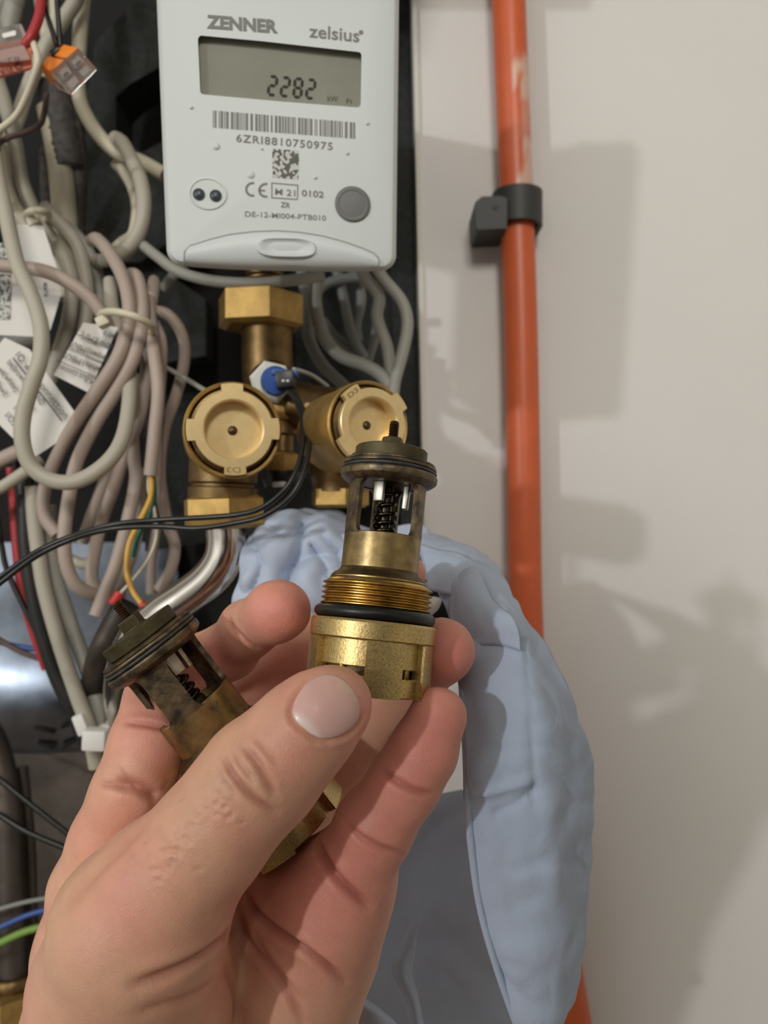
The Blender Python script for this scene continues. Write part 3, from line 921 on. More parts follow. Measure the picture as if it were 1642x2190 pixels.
cable('mauve_cable', [(345, 620, 350), (372, 588, 350), (400, 560, 350)], 20, 'cable_dim', 'dim cable rising right from the tied bundle to the meter', None, G2)
cable('mauve_cable', [(-40, 1010, 335), (0, 985, 335), (60, 955, 335), (110, 920, 338)], 30, 'cable_mauve', 'mauve cable at the left edge below the printed label', None, G2)
cable('grey_cable', [(-40, 1060, 330), (0, 1044, 330), (46, 1014, 330), (90, 985, 334)], 24, 'cable_grey', 'grey cable at the left edge under the deep loop', None, G2)
# ties
def tie(name, c, rx, ry, d, tilt, w, label, head):
    t = empty(name, P(c[0], c[1], d), label, 'cable tie')
    pts = []
    for s in range(40):
        a = 2 * math.pi * s / 40
        x, y = rx * math.cos(a), ry * math.sin(a)
        dx = x * math.cos(tilt) - y * math.sin(tilt)
        dy = x * math.sin(tilt) + y * math.cos(tilt)
        pts.append(P(c[0] + dx, c[1] + dy, d + 14 * math.sin(a)))
    V, Fc = sweep(pts, w * .5 * d / F * .001, 8, closed=True)
    mesh('strap', V, Fc, 'tie', t)
    obox('head', P(head[0], head[1], d - 4), (.9, 0, .4), (0, 1, 0), (-.4, 0, .9), (.005, .005, .004), 'tie', t)
tie('cable_tie', (271, 690), 58, 18, 312, .28, 16, 'cream plastic tie round the mauve cable bundle', (222, 688))
tie('cable_tie', (80, 462), 24, 12, 342, .0, 15, 'small cream plastic tie near the top of the blank label', (74, 474))
# -- thin wires and connectors upper left
cable('white_wire', [(66, 84, 300), (74, 100, 298), (81, 134, 296), (66, 183, 300), (37, 244, 306), (0, 276, 310), (-40, 300, 312)], 12, 'wire_white', 'thin white wire leaving the left connector and curving down', None, None, 'wire')
cable('brown_wire', [(100, 200, 330), (94, 244, 330), (84, 268, 326), (49, 285, 322), (12, 297, 318), (-30, 325, 316)], 10, 'wire_brown', 'thin brown wire crossing the upper left cables', None, None, 'wire')
cable('red_wire', [(92, -40, 302), (88, 0, 302), (83, 37, 300), (66, 78, 298), (52, 97, 298)], 19, 'wire_red', 'thick red wire plugged into the left connector', None, None, 'wire')
cable('black_wire', [(84, -40, 306), (95, 15, 306), (107, 52, 306), (121, 96, 306)], 9, 'wire_black', 'left one of two black wires entering the orange connector', None, 'black connector wires', 'wire')
cable('black_wire', [(120, -40, 306), (122, 0, 306), (125, 45, 306), (129, 100, 306)], 9, 'wire_black', 'right one of two black wires entering the orange connector', None, 'black connector wires', 'wire')

def quadbox(name, front, back, m, parent):
    """box between two quads of points"""
    V = list(front) + list(back)
    Fc = [(0, 1, 2, 3), (4, 7, 6, 5), (0, 4, 5, 1), (1, 5, 6, 2), (2, 6, 7, 3), (3, 7, 4, 0)]
    o = mesh(name, V, Fc, m, parent, smooth=False)
    md = o.modifiers.new('bevel', 'BEVEL')
    md.width = .0005
    md.segments = 2
    return o
wg = empty('lever_connector', P(150, 205, 304), 'two-way lever connector, clear body with orange levers, below black wires', 'wire connector', 'lever wire connectors')
A, B, C_, D_ = P(111, 150, 300), P(168, 101, 302), P(209, 149, 300), P(153, 205, 298)
bk = [P(88, 146, 313), P(124, 93, 315), P(170, 112, 318), P(112, 188, 314)]
quadbox('clear_body', [A, B, C_, D_], [A * .35 + bk[0] * .65, B * .35 + bk[1] * .65, C_ * .35 + bk[2] * .65, D_ * .35 + bk[3] * .65], 'clear', wg)
def lerp4(u, v, dep=0.0):
    p = (A * (1 - u) + B * u) * (1 - v) + (D_ * (1 - u) + C_ * u) * v
    return p + Vector((0, -dep * .001, 0))
for u0 in (.1, .56):
    for v0, v1_ in ((.14, .46), (.55, .84)):
        q = [lerp4(u0, v0, -1), lerp4(u0 + .32, v0, -1), lerp4(u0 + .32, v1_, -1), lerp4(u0, v1_, -1)]
        quadbox('contact', q, [p + Vector((-.002, .004, 0)) for p in q], 'contact', wg)
    q = [lerp4(u0 + .05, .34, .2), lerp4(u0 + .24, .34, .2), lerp4(u0 + .24, .42, .2), lerp4(u0 + .05, .42, .2)]
    quadbox('test_slot', q, [p + Vector((0, .001, 0)) for p in q], 'plug_black', wg)
for i, (u0, u1) in enumerate(((0.0, .47), (.53, 1.0))):
    a1, b1 = A * (1 - u0) + B * u0, A * (1 - u1) + B * u1
    a2, b2 = P(84, 144, 306), P(122, 91, 308)
    c1, d1 = a2 * (1 - u0) + b2 * u0, a2 * (1 - u1) + b2 * u1
    quadbox('lever', [a1, b1, d1, c1], [p + Vector((.0012, .006, -.0028)) for p in (a1, b1, d1, c1)], 'orange_plastic', wg)
obox('lever_grip', P(118, 110, 305.5), (.75, 0, .66), (0, 1, 0), (-.66, 0, .75), (.004, .002, .002), 'plug_black', wg)
wl = empty('lever_connector', P(25, 165, 304), 'clear and orange lever connector at the left edge with red and white wires', 'wire connector', 'lever wire connectors')
quadbox('clear_body', [P(-60, 74, 300), P(46, 50, 300), P(68, 98, 298), P(-50, 122, 298)], [P(-60, 84, 314), P(44, 60, 314), P(66, 108, 312), P(-50, 132, 312)], 'clear', wl)
quadbox('orange_base', [P(-50, 122, 298), P(68, 98, 298), P(70, 145, 299), P(-44, 176, 299)], [P(-50, 128, 314), P(64, 108, 314), P(66, 150, 314), P(-44, 180, 314)], 'orange_red', wl)
quadbox('clear_lip', [P(-50, 118, 297), P(52, 96, 297), P(66, 128, 296.4), P(-46, 140, 296.4)], [P(-50, 118, 298), P(52, 96, 298), P(66, 128, 297.6), P(-46, 140, 297.6)], 'clear_pink', wl)
quadbox('clear_window', [P(4, 72, 299), P(34, 64, 299), P(36, 76, 298.6), P(6, 82, 298.6)], [P(4, 72, 300), P(34, 64, 300), P(36, 76, 300), P(6, 82, 300)], 'clip_white', wl)
lettering('WAGO', P(26, 140, 298.2), P(-26, 154, 298.2), 'ink', wl, .0028)
lettering('0,2-4', P(40, 120, 295.8), P(-4, 130, 295.8), 'ink', wl, .0018)
ringp = [P(39 + 7 * math.cos(a), 141 + 7 * math.sin(a), 298.2) for a in np.linspace(0, 2 * math.pi, 18)[:-1]]
V, Fc = sweep(ringp, .0002, 6, closed=True)
mesh('printed_ring', V, Fc, 'ink', wl)
# -- paper labels
def paper(name, quad, d, label, bend=.0, nu=14, nv=10, dvar=(0, 0, 0, 0)):
    """quad px corners TL, TR, BR, BL; curved sheet"""
    V, Fc = [], []
    for s in (0, 1):
        for i in range(nv + 1):
            for j in range(nu + 1):
                u, v = j / nu, i / nv
                x = (quad[0][0] * (1 - u) + quad[1][0] * u) * (1 - v) + (quad[3][0] * (1 - u) + quad[2][0] * u) * v
                y = (quad[0][1] * (1 - u) + quad[1][1] * u) * (1 - v) + (quad[3][1] * (1 - u) + quad[2][1] * u) * v
                dd = d - bend * math.sin(math.pi * v) + 1.0 * math.sin(3 * u + 2 * v) * .4
                V.append(P(x, y, dd + s * .25))
    w = nu + 1; N = w * (nv + 1)
    for i in range(nv):
        for j in range(nu):
            a = i * w + j
            Fc.append((a, a + 1, a + w + 1, a + w))
            Fc.append((N + a, N + a + w, N + a + w + 1, N + a + 1))
    rim = [j for j in range(w)] + [i * w + nu for i in range(1, nv + 1)] + [nv * w + j for j in range(nu - 1, -1, -1)] + [i * w for i in range(nv - 1, 0, -1)]
    for k in range(len(rim)):
        a, b = rim[k], rim[(k + 1) % len(rim)]
        Fc.append((a, b, N + b, N + a))
    e = empty(name, P(sum(q[0] for q in quad) / 4, max(q[1] for q in quad), d), label, 'paper label')
    mesh('sheet', V, Fc, 'paper', e, sharp=60)
    return e
l1 = paper('paper_label', [(28, 479), (92, 483), (126, 585), (40, 560)], 336, 'white paper label reading 40474 at the left edge')
V, Fc = prism([P(x, y, 334) for x, y in [(-60, 560), (40, 556), (126, 585), (131, 628), (108, 705), (74, 720), (-60, 714)]], Vector((0, .0003, 0)))
mesh('lower_sheet', V, Fc, 'paper', l1, smooth=False)
lettering('40474', P(92, 603, 333.6), P(93, 634, 333.6), 'ink', l1, .0018)
for q in ([(-30, 584), (24, 586), (22, 684), (-30, 682)], [(-30, 520), (16, 520), (16, 552), (-30, 552)]):
    V = [P(x, y, 333.7) for x, y in q]
    mesh('mottled_square', V, [(0, 1, 2, 3)], 'matrix', l1, smooth=False)
l2 = paper('paper_label', [(178, 690), (252, 700), (190, 840), (115, 802)], 319, 'small white bus connection label flag beside the mauve bundle', 2.0)
def l2text(t, a, b, h=.0026): lettering(t, P(a[0], a[1], 316), P(b[0], b[1], 316), 'ink', l2, h)
l2text('M-Bus connec', (206, 812), (128, 779))
l2text('(white):MBUS', (222, 788), (138, 752))
l2text('(brown):MBUS', (234, 763), (152, 729))
l2text('low EMI c', (240, 737), (176, 708))
l2text('wire', (252, 718), (222, 707))
for (a, b) in (((204, 806), (122, 771)), ((226, 778), (140, 762 - 20)), ((238, 747), (162, 714))):
    pa_, pb_ = P(a[0], a[1], 315.9), P(b[0], b[1], 315.9)
    V, Fc = sweep([pa_, pb_], .00018, 6)
    mesh('printed_rule', V, Fc, 'ink', l2)
l3 = paper('paper_label', [(10, 722), (63, 747), (179, 908), (71, 980)], 322, 'wire connection label with colour code lines, under the deep loop', .5)
V, Fc = prism([P(x, y, 321.5) for x, y in [(-60, 800), (10, 722), (63, 747), (179, 908), (71, 980), (-60, 850)]], Vector((0, .0003, 0)))
mesh('backing_sheet', V, Fc, 'paper', l3, smooth=False)
def l3text(t, a, b, h=.0028): lettering(t, P(a[0], a[1], 320.2), P(b[0], b[1], 320.2), 'ink', l3, h)
l3text('IO wire connection', (32, 760), (138, 896))
l3text('bn(brown):      GND', (14, 776), (88, 868), .0026)
l3text('ws(white):      I/O1', (-6, 790), (66, 882), .0026)
l3text('(yellow):      I/O2', (-24, 806), (46, 896), .0026)
l3text('(gn):          I/O3', (-40, 826), (28, 912), .0026)
V, Fc = sweep([P(28, 765, 320), P(133, 900, 320)], .00028, 6)
mesh('printed_rule', V, Fc, 'ink', l3)
# -- black sensor leads
cable('black_sensor_lead', [(-40, 1262, 268), (0, 1234, 268), (82, 1178, 270), (164, 1143, 274), (247, 1121, 274), (342, 1112, 270), (450, 1106, 267), (512, 1100, 265), (560, 1086, 264), (610, 1045, 264), (641, 985, 268), (648, 915, 276), (636, 865, 284), (618, 838, 288)],
      10, 'wire_black', 'upper one of two thin black leads from the blue sensor', None, 'black sensor leads', n=12)
cable('black_sensor_lead', [(-40, 1276, 267), (0, 1247, 267), (82, 1187, 269), (164, 1150, 273), (247, 1130, 273), (342, 1126, 269), (420, 1130, 266), (500, 1119, 264), (566, 1102, 262), (624, 1058, 262), (655, 990, 266), (660, 925, 274), (644, 866, 283), (622, 838, 288)],
      10, 'wire_black', 'lower one of two thin black leads from the blue sensor', None, 'black sensor leads', n=12)
cable('black_wire', [(330, 1070, 330), (338, 1110, 328), (352, 1124, 326), (390, 1126, 324), (430, 1120, 322)], 8, 'wire_black', 'thin black wire tangled with the green wire', None, None, 'wire')
# -- left side runs
cable('grey_cable', [(70, 1040, 340), (74, 1110, 340), (84, 1190, 340), (96, 1262, 340), (126, 1370, 340), (166, 1490, 340), (190, 1555, 340), (206, 1640, 342)], 30, 'cable_grey', 'left of two grey cables descending into the white clip', None, G4)
cable('grey_cable', [(104, 1080, 346), (112, 1180, 346), (118, 1230, 346), (144, 1315, 346), (188, 1438, 346), (218, 1550, 346), (236, 1640, 348)], 30, 'cable_mid', 'right of two grey cables descending into the white clip', None, G4)
cable('black_cable', [(46, 980, 345), (54, 1060, 345), (60, 1180, 345), (82, 1310, 345), (118, 1430, 345), (160, 1520, 345), (190, 1590, 347)], 36, 'wire_black', 'thick black cable along the left side', None, G4)
cable('red_cable', [(24, 1000, 352), (30, 1070, 352), (36, 1164, 352), (48, 1262, 352), (70, 1342, 352), (100, 1430, 354)], 20, 'wire_red', 'red cable beside the thick black cable', None, G4)
cable('black_wire', [(-6, 1110, 348), (3, 1164, 348), (16, 1222, 348), (52, 1300, 348), (96, 1390, 348), (150, 1490, 348)], 10, 'wire_black', 'thin black wire curving along the outside of the red cable', None, G4, 'wire')
cable('grey_cable', [(18, 1200, 358), (38, 1280, 358), (60, 1335, 360)], 14, 'cable_mid', 'slim grey cable left of the red cable', None, G4) if False else None
cable('blue_wire', [(-30, 1362, 380), (10, 1376, 380), (50, 1385, 380), (110, 1392, 382)], 10, 'wire_blue', 'blue wire crossing the steel plate', None, G4, 'wire')
cable('brown_wire', [(-30, 1352, 378), (0, 1369, 378), (50, 1396, 378), (120, 1420, 380)], 10, 'wire_brown', 'brown wire crossing the steel plate below the blue one', None, G4, 'wire')
cable('navy_wire', [(196, 1420, 356), (214, 1480, 354), (230, 1530, 352), (246, 1570, 352)], 14, 'wire_navy', 'dark blue wire beside the white clip', None, G4, 'wire')
cable('black_wire', [(-40, 1640, 372), (0, 1668, 372), (60, 1716, 372), (160, 1794, 372)], 10, 'wire_black', 'upper black wire in the dark lower left gap', None, 'black wires lower left', 'wire')
cable('black_wire', [(-40, 1722, 372), (0, 1744, 372), (60, 1780, 372), (160, 1822, 372)], 11, 'wire_black', 'lower black wire in the dark lower left gap', None, 'black wires lower left', 'wire')
cable('grey_wire', [(-40, 1958, 366), (0, 1944, 366), (60, 1928, 366), (120, 1918, 366)], 8, 'cable_dim', 'grey wire above the blue one near the lower left edge', None, None, 'wire')
cable('blue_wire', [(-40, 2000, 360), (0, 1983, 360), (60, 1957, 360), (130, 1938, 360)], 10, 'wire_blue', 'blue wire just above the green one, lower left', None, None, 'wire')
cable('green_yellow_wire', [(-40, 2036, 356), (0, 2016, 356), (60, 1990, 356), (140, 1972, 356)], 13, 'wire_lime', 'green earth wire near the lower left edge', None, None, 'wire')
cb = empty('white_cable_clip', P(195, 1612, 334), 'white plastic clip gripping the two grey cables', 'cable clip')
obox('jaw', P(206, 1580, 330), (1, 0, -.05), (0, 1, 0), (.05, 0, 1), (.0096, .008, .0084), 'clip_white', cb, .0008)
obox('back_rail', P(176, 1548, 338), (.35, 0, -.93), (0, 1, 0), (.93, 0, .35), (.009, .006, .005), 'clip_white', cb, .0008)
obox('arm', P(244, 1560, 336), (1, 0, .12), (0, 1, 0), (-.12, 0, 1), (.012, .006, .005), 'clip_white', cb, .0008)
# -- coil under the meter
cable('meter_cable', [(300, 520, 345), (335, 548, 340), (380, 580, 334), (450, 600, 328), (540, 606, 324), (620, 600, 324), (690, 590, 330)], 22, 'cable_mid', 'grey cable passing close under the meter to the left', None, G3)
coil = [
 ('grey coil strand beside the hexagon nut', 24, [(640, 560), (648, 594), (658, 661), (662, 727), (691, 782), (728, 818), (760, 850)], 366),
 ('outermost right grey coil strand', 24, [(800, 560), (818, 594), (858, 643), (871, 690), (863, 745), (845, 812), (840, 850)], 350),
 ('grey coil strand kinking inside the outermost one', 24, [(770, 570), (782, 596), (810, 634), (806, 672), (812, 700), (828, 745), (838, 826)], 356),
 ('grey coil strand in the dark middle of the coil', 20, [(716, 570), (726, 598), (736, 643), (753, 716), (782, 768)], 376),
 ('short grey coil strand bowing left at mid height', 18, [(752, 574), (766, 600), (772, 643), (762, 694), (766, 730)], 380),
 ('thick grey coil strand sweeping right to the valve', 26, [(680, 600), (674, 643), (690, 716), (727, 760), (778, 780), (812, 800), (834, 826)], 352),
 ('upper arching grey coil strand', 20, [(672, 650), (678, 626), (700, 606), (736, 596), (780, 592)], 372),
 ('grey coil strand crossing low behind the others', 18, [(690, 686), (716, 720), (756, 752), (790, 770)], 384),
 ('short straight grey coil strand low on the right', 18, [(808, 690), (800, 726), (786, 770)], 378),
]
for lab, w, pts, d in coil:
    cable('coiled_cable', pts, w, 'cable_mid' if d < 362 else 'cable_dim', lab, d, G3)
cable('sensor_capillary', [(336, 770, 340), (348, 782, 338), (387, 804, 332), (440, 836, 322), (470, 850, 316)], 9, 'cable_mid', 'thin grey capillary running to the left valve', None, None)
cable('sensor_capillary', [(628, 790, 300), (650, 796, 306), (672, 806, 316), (700, 826, 326)], 8, 'cable_mid', 'thin grey capillary right of the blue sensor', None, None)
# ------------------------------------------------------------------ valve cartridges held in the hand
def cartridge(bottom, top, spin, label, sc=1.0):
    a, b = P(*bottom), P(*top)
    M = axis_frame(a, b)
    root = empty('valve_cartridge', a, label, 'valve cartridge', 'valve cartridges held in the hand', rot=M.to_3x3())
    S = sc * ((b - a).length * 1000 / 73.2)
    def add(n, V, Fc, m, par=root, sharp=30):
        W_ = []
        for q in V:
            q = Vector(q)
            q.z = float(np.interp(q.z * 1000, [0, 21, 45, 55.2, 61.5, 67.9, 70.4, 73.6], [0, 18.6, 41.3, 55.2, 61.2, 65.8, 68.6, 73.4])) * .001
            kr = 1.035 * (1.03 if q.z > .0552 else 1.0)
            q.x *= kr; q.y *= kr
            W_.append(q * S)
        return mesh(n, W_, Fc, m, par, local=True, sharp=sharp)
    R = math.radians
    fr = -math.pi / 2 + spin
    # --- hexagon cap: bands, core and lugs
    V, Fc = lathe([(12.4, 7.9), (13.6, 7.9), (13.9, 8.2), (13.9, 15.6), (12.4, 15.6)], 72, closed=True); add('upper_band', V, Fc, 'brass_cast')
    V, Fc = lathe([(12.0, 0), (13.6, 0), (13.9, .4), (13.9, 5.2), (13.7, 5.5), (12.0, 5.5)], 72, closed=True); add('lower_band', V, Fc, 'brass_cast')
    V, Fc = lathe([(9.5, .8), (12.3, .8), (12.3, 15), (0, 15)], 48); add('inner_core', V, Fc, 'patina_dark')
    for a0, a1 in ((-92, -56), (-4, 30), (56, 90), (117, 150), (178, 212)):
        a0, a1 = R(a0) + fr, R(a1) + fr
        V, Fc = [], []
        mid_a = (a0 + a1) / 2; hw = (a1 - a0) / 2
        sec = []
        for u in np.linspace(-1, 1, 7):
            an = mid_a + hw * u
            flat_r = 15.85 * (.6 + .4 * math.cos(hw) / math.cos(hw * u))     # half way to a flat pad
            sec.append((an, flat_r))
        ring = []
        for an, r in sec: ring.append((r * math.cos(an), r * math.sin(an)))
        for an, r in reversed(sec): ring.append((12.6 * math.cos(an), 12.6 * math.sin(an)))
        k = len(ring)
        cxm = sum(p[0] for p in ring) / k; cym = sum(p[1] for p in ring) / k
        for z, f in ((0.0, .985), (.35, 1.0), (15.4, 1.0)):
            for x, y in ring: V.append(((cxm + (x - cxm) * f) * .001, (cym + (y - cym) * f) * .001, z * .001))
        for r in range(2):
            for i in range(k):
                Fc.append((r * k + i, r * k + (i + 1) % k, (r + 1) * k + (i + 1) % k, (r + 1) * k + i))
        Fc += [tuple(range(k))[::-1], tuple(2 * k + i for i in range(k))]
        add('lug', V, Fc, 'brass_cast', sharp=25)
    for q in (-30, 43, 103, 164, 240):     # little stops inside the slots
        an = R(q) + fr
        V, Fc = rbox(.0009, .0009, .003, .0001)
        add('slot_stop', [(v.x + 13.3e-3 * math.cos(an), v.y + 13.3e-3 * math.sin(an), v.z + .0067) for v in V], Fc, 'brass_thread')
    V, Fc = lathe([(12, 15.3), (15.3, 15.3), (15.9, 15.8), (15.95, 20.2), (15.5, 20.9), (12, 21)], 72); add('collar', V, Fc, 'brass_cast')
    V, Fc = lathe([(13.4 + 2.15 * math.cos(t), 22.7 + 1.95 * math.sin(t)) for t in np.linspace(0, 2 * math.pi, 17)[:-1]], 72, closed=True); add('rubber_ring', V, Fc, 'rubber', sharp=80)
    # --- screw thread
    prof = [(12.6, 23.5), (13.2, 24.2)]
    z = 24.3
    for i in range(5):
        prof += [(13.15, z), (14.2, z + .55), (14.2, z + .75), (13.15, z + 1.3)]
        z += 1.42
    prof += [(12.9, 31.6), (12.4, 32.0), (12.4, 32.6)]
    V, Fc = lathe(prof, 72); add('screw_thread', V, Fc, 'brass_thread', sharp=20)
    V, Fc = lathe([(12.5, 31.8), (12.3, 32.8), (11.5, 33.7), (10.7, 34.2), (10.2, 34.8), (10.0, 35.4), (9.9, 36.2)], 72); add('shoulder', V, Fc, 'patina_dark')
    # --- sleeve and cage
    V, Fc = lathe([(8.9, 34), (10.0, 34), (10.0, 44.9), (9.8, 45.1), (8.7, 45.1), (8.6, 34)], 72, closed=True); add('sleeve', V, Fc, 'patina_sleeve')
    V, Fc = lathe([(8.6, 36), (8.4, 43.2), (3.4, 43.6), (3.2, 45.5), (0, 45.5)], 40); add('piston', V, Fc, 'patina_dark')
    for q in (-67, 72, 180):
        V, Fc = [], []
        nz = 18
        for i in range(nz + 1):
            zz = 44.6 + (55.6 - 44.6) * i / nz
            e = min(zz - 44.6, 55.6 - zz)
            hw = R(22 + 9 * max(0, 1 - e / 1.8) ** 2)
            for rr in (10.05, 8.7):
                for u in np.linspace(-1, 1, 6):
                    an = R(q) + fr + hw * u * (1 if rr > 9 else 1)
                    V.append((rr * math.cos(an) * .001, rr * math.sin(an) * .001, zz * .001))
        for i in range(nz):
            o = i * 12
            for s in range(5):
                Fc.append((o + s, o + s + 1, o + 12 + s + 1, o + 12 + s))
                Fc.append((o + 6 + s, o + 12 + 6 + s, o + 12 + 6 + s + 1, o + 6 + s + 1))
            Fc.append((o, o + 12, o + 18, o + 6))
            Fc.append((o + 5, o + 11, o + 23, o + 17))
        add('cage_post', V, Fc, 'patina', sharp=40)
    # --- flange with grooves, ring and head disc
    V, Fc = lathe([(8.4, 55.2), (10.2, 55.2), (11.3, 55.9), (12.2, 56.7), (12.4, 57.3), (12.4, 58.2), (12.1, 58.7), (11.2, 58.9), (11.2, 60.0), (11.9, 60.1), (12.0, 60.5), (11.9, 60.9), (11.3, 61.0), (11.3, 61.15), (11.6, 61.2), (11.6, 61.7), (11.2, 61.9), (9, 62.1), (8.4, 62.1)], 80, closed=True)
    add('flange', V, Fc, 'patina')
    V, Fc = lathe([(11.2 + .95 * math.cos(t), 59.4 + .62 * math.sin(t)) for t in np.linspace(0, 2 * math.pi, 13)[:-1]], 72, closed=True); add('flange_ring', V, Fc, 'rubber_grey', sharp=80)
    V, Fc = lathe([(8.6, 61.6), (9.0, 62.4), (9.25, 62.7), (9.25, 66.8), (9.0, 67.2), (3.2, 67.45), (3.0, 67.9), (0, 67.9)], 72); add('head_disc', V, Fc, 'patina_olive')
    V, Fc = lathe([(8.5, 55.4), (8.5, 57), (0, 57)], 36); add('flange_underside', V, Fc, 'patina_dark')
    V, Fc = lathe([(2.9, 67.4), (2.9, 70.0), (2.6, 70.4), (0, 70.4)], 6, phase=.3 + spin); add('hexagon_boss', V, Fc, 'patina_olive', sharp=20)
    prof = [(1.2, 69.8)]
    for i in range(7): prof += [(1.32, 70.4 + i * .42), (1.08, 70.6 + i * .42)]
    prof += [(1.2, 73.3), (.9, 73.6), (0, 73.6)]
    V, Fc = lathe(prof, 20); add('threaded_stem', V, Fc, 'thread_dark', sharp=30)
    # --- inside the cage: spindle, spring, fins
    V, Fc = lathe([(1.5, 43), (1.5, 57)], 16); add('spindle', V, Fc, 'spring')
    hp = []
    for i in range(150):
        t = i / 149
        an = t * 2 * math.pi * 6.2
        rr = 2.75 if t < .55 else 2.35
        hp.append(Vector((rr * math.cos(an), rr * math.sin(an), 45.3 + (t ** 1.25) * 11)) * .001)
    V, Fc = sweep(hp, .00042, 8); add('spring', V, Fc, 'spring', sharp=80)
    for q, h in ((-24, 5.0), (72, 5.8), (190, 5.2)):
        an = R(q) + fr
        V, Fc = rbox(.0014, .0027 if q < 0 else .0022, h * .001, .00025)
        ex, ey = Vector((math.cos(an), math.sin(an), 0)), Vector((-math.sin(an), math.cos(an), 0))
        c = ex * .0052 + Vector((0, 0, .0564 - h * .0005))
        add('guide_fin', [c + ex * v.x + ey * v.y + Vector((0, 0, v.z)) for v in V], Fc, 'fin', sharp=30)
    return root
cartridge((784, 1482, 201), (844, 903, 212), 0.0, 'upright brass valve cartridge gripped between thumb and fingers')
cartridge((622, 1772, 214), (248, 1290, 207), math.radians(66), 'tilted brass valve cartridge lying under the thumb')
# ------------------------------------------------------------------ the hand (one continuous surface grown from a distance field)
def H(px, py, d):
    return np.array([(px - CX) / F * d, d, (CY - py) / F * d], np.float32)
def chain_sdf(X, chain, k):
    """chain [(px, py, d, r)] -> distance; k = blend"""
    out = None
    for (p, q) in zip(chain[:-1], chain[1:]):
        a, b = H(*p[:3]), H(*q[:3])
        ab = b - a
        t = np.clip(((X - a) @ ab) / (ab @ ab), 0, 1)
        dd = np.linalg.norm(X - a - t[..., None] * ab, axis=-1) - (p[3] + (q[3] - p[3]) * t)
        out = dd if out is None else smin(out, dd, k)
    return out
def smin(a, b, k):
    h = np.clip(.5 + .5 * (b - a) / k, 0, 1)
    return b + (a - b) * h - k * h * (1 - h)
def ell_sdf(X, c, r):
    q = (X - H(*c)) / np.array(r)
    n = np.linalg.norm(q, axis=-1)
    return (n - 1) * min(r)

THUMB = [(718, 1502, 177.5, 7.6), (694, 1520, 177, 9.3), (640, 1572, 177, 10.8), (575, 1640, 177.5, 11.9), (545, 1668, 178, 12.2), (490, 1735, 178, 12.0), (440, 1800, 178.5, 12.8), (360, 1890, 181, 15.2)]
INDEX = [(200, 1905, 216, 11.6), (240, 1800, 214, 11.0), (282, 1700, 213, 10.6), (318, 1590, 215, 10.2), (345, 1490, 222, 9.6), (405, 1430, 236, 9.0), (490, 1392, 237, 8.4), (530, 1345, 226, 8.0), (592, 1308, 213, 7.9), (602, 1304, 212, 7.5)]
MIDDLE = [(330, 1850, 236, 12), (430, 1650, 244, 10.5), (520, 1520, 252, 9.6), (640, 1410, 255, 9.2), (760, 1320, 250, 8.6), (855, 1232, 236, 7.8)]
RING = [(520, 1830, 230, 12), (625, 1720, 236, 11.6), (725, 1620, 240, 11.4), (820, 1525, 240, 10.4), (900, 1425, 227, 9.0), (945, 1392, 211, 8.9)]
PINKY = [(742, 1876, 202, 11.0), (800, 1768, 197, 9.6), (866, 1674, 194, 8.6), (903, 1610, 194, 8.2), (936, 1532, 196, 7.3)]
PALM = [
    ([(200, 1905, 216, 11.6), (198, 2040, 222, 15), (200, 2200, 228, 19), (220, 2420, 232, 23)]),
    ([(330, 1850, 236, 12), (300, 2050, 236, 15), (280, 2420, 240, 24)]),
    ([(520, 1830, 230, 12), (450, 2060, 230, 16), (400, 2420, 238, 24)]),
    ([(742, 1876, 202, 11.0), (712, 1960, 204, 12.0), (650, 2090, 212, 15.5), (560, 2420, 228, 25)]),
    ([(600, 1900, 216, 12.0), (742, 1880, 204, 10.5)]),
    ([(520, 1900, 224, 14), (700, 2000, 212, 13)]),
]
THENAR = [(360, 1890, 181, 15.2), (300, 1985, 184, 18.5), (282, 2110, 195, 22.5), (300, 2330, 212, 26)]
ARM = [(330, 2420, 226, 30), (230, 2900, 195, 30), (28, 3700, 150, 33)]

def hand_sdf(X):
    palm = None
    for ch in PALM:
        d = chain_sdf(X, ch, 6.0)
        palm = d if palm is None else smin(palm, d, 9.0)
    palm = smin(palm, chain_sdf(X, ARM, 12.0), 14.0)
    th = chain_sdf(X, THENAR, 8.0)
    palm = smin(palm, th, 7.0)
    f = chain_sdf(X, INDEX, 3.0)
    fm = chain_sdf(X, MIDDLE, 3.0)
    fr_ = chain_sdf(X, RING, 3.0)
    fp = chain_sdf(X, PINKY, 2.6)
    f = smin(f, fm, .8)
    f = smin(f, fr_, .8)
    f = smin(f, fp, .8)
    hand = smin(palm, f, 3.0)
    # thumb, a little flattened from front to back at the nail
    t = chain_sdf(X, THUMB, 4.0)
    return smin(hand, t, 3.5)

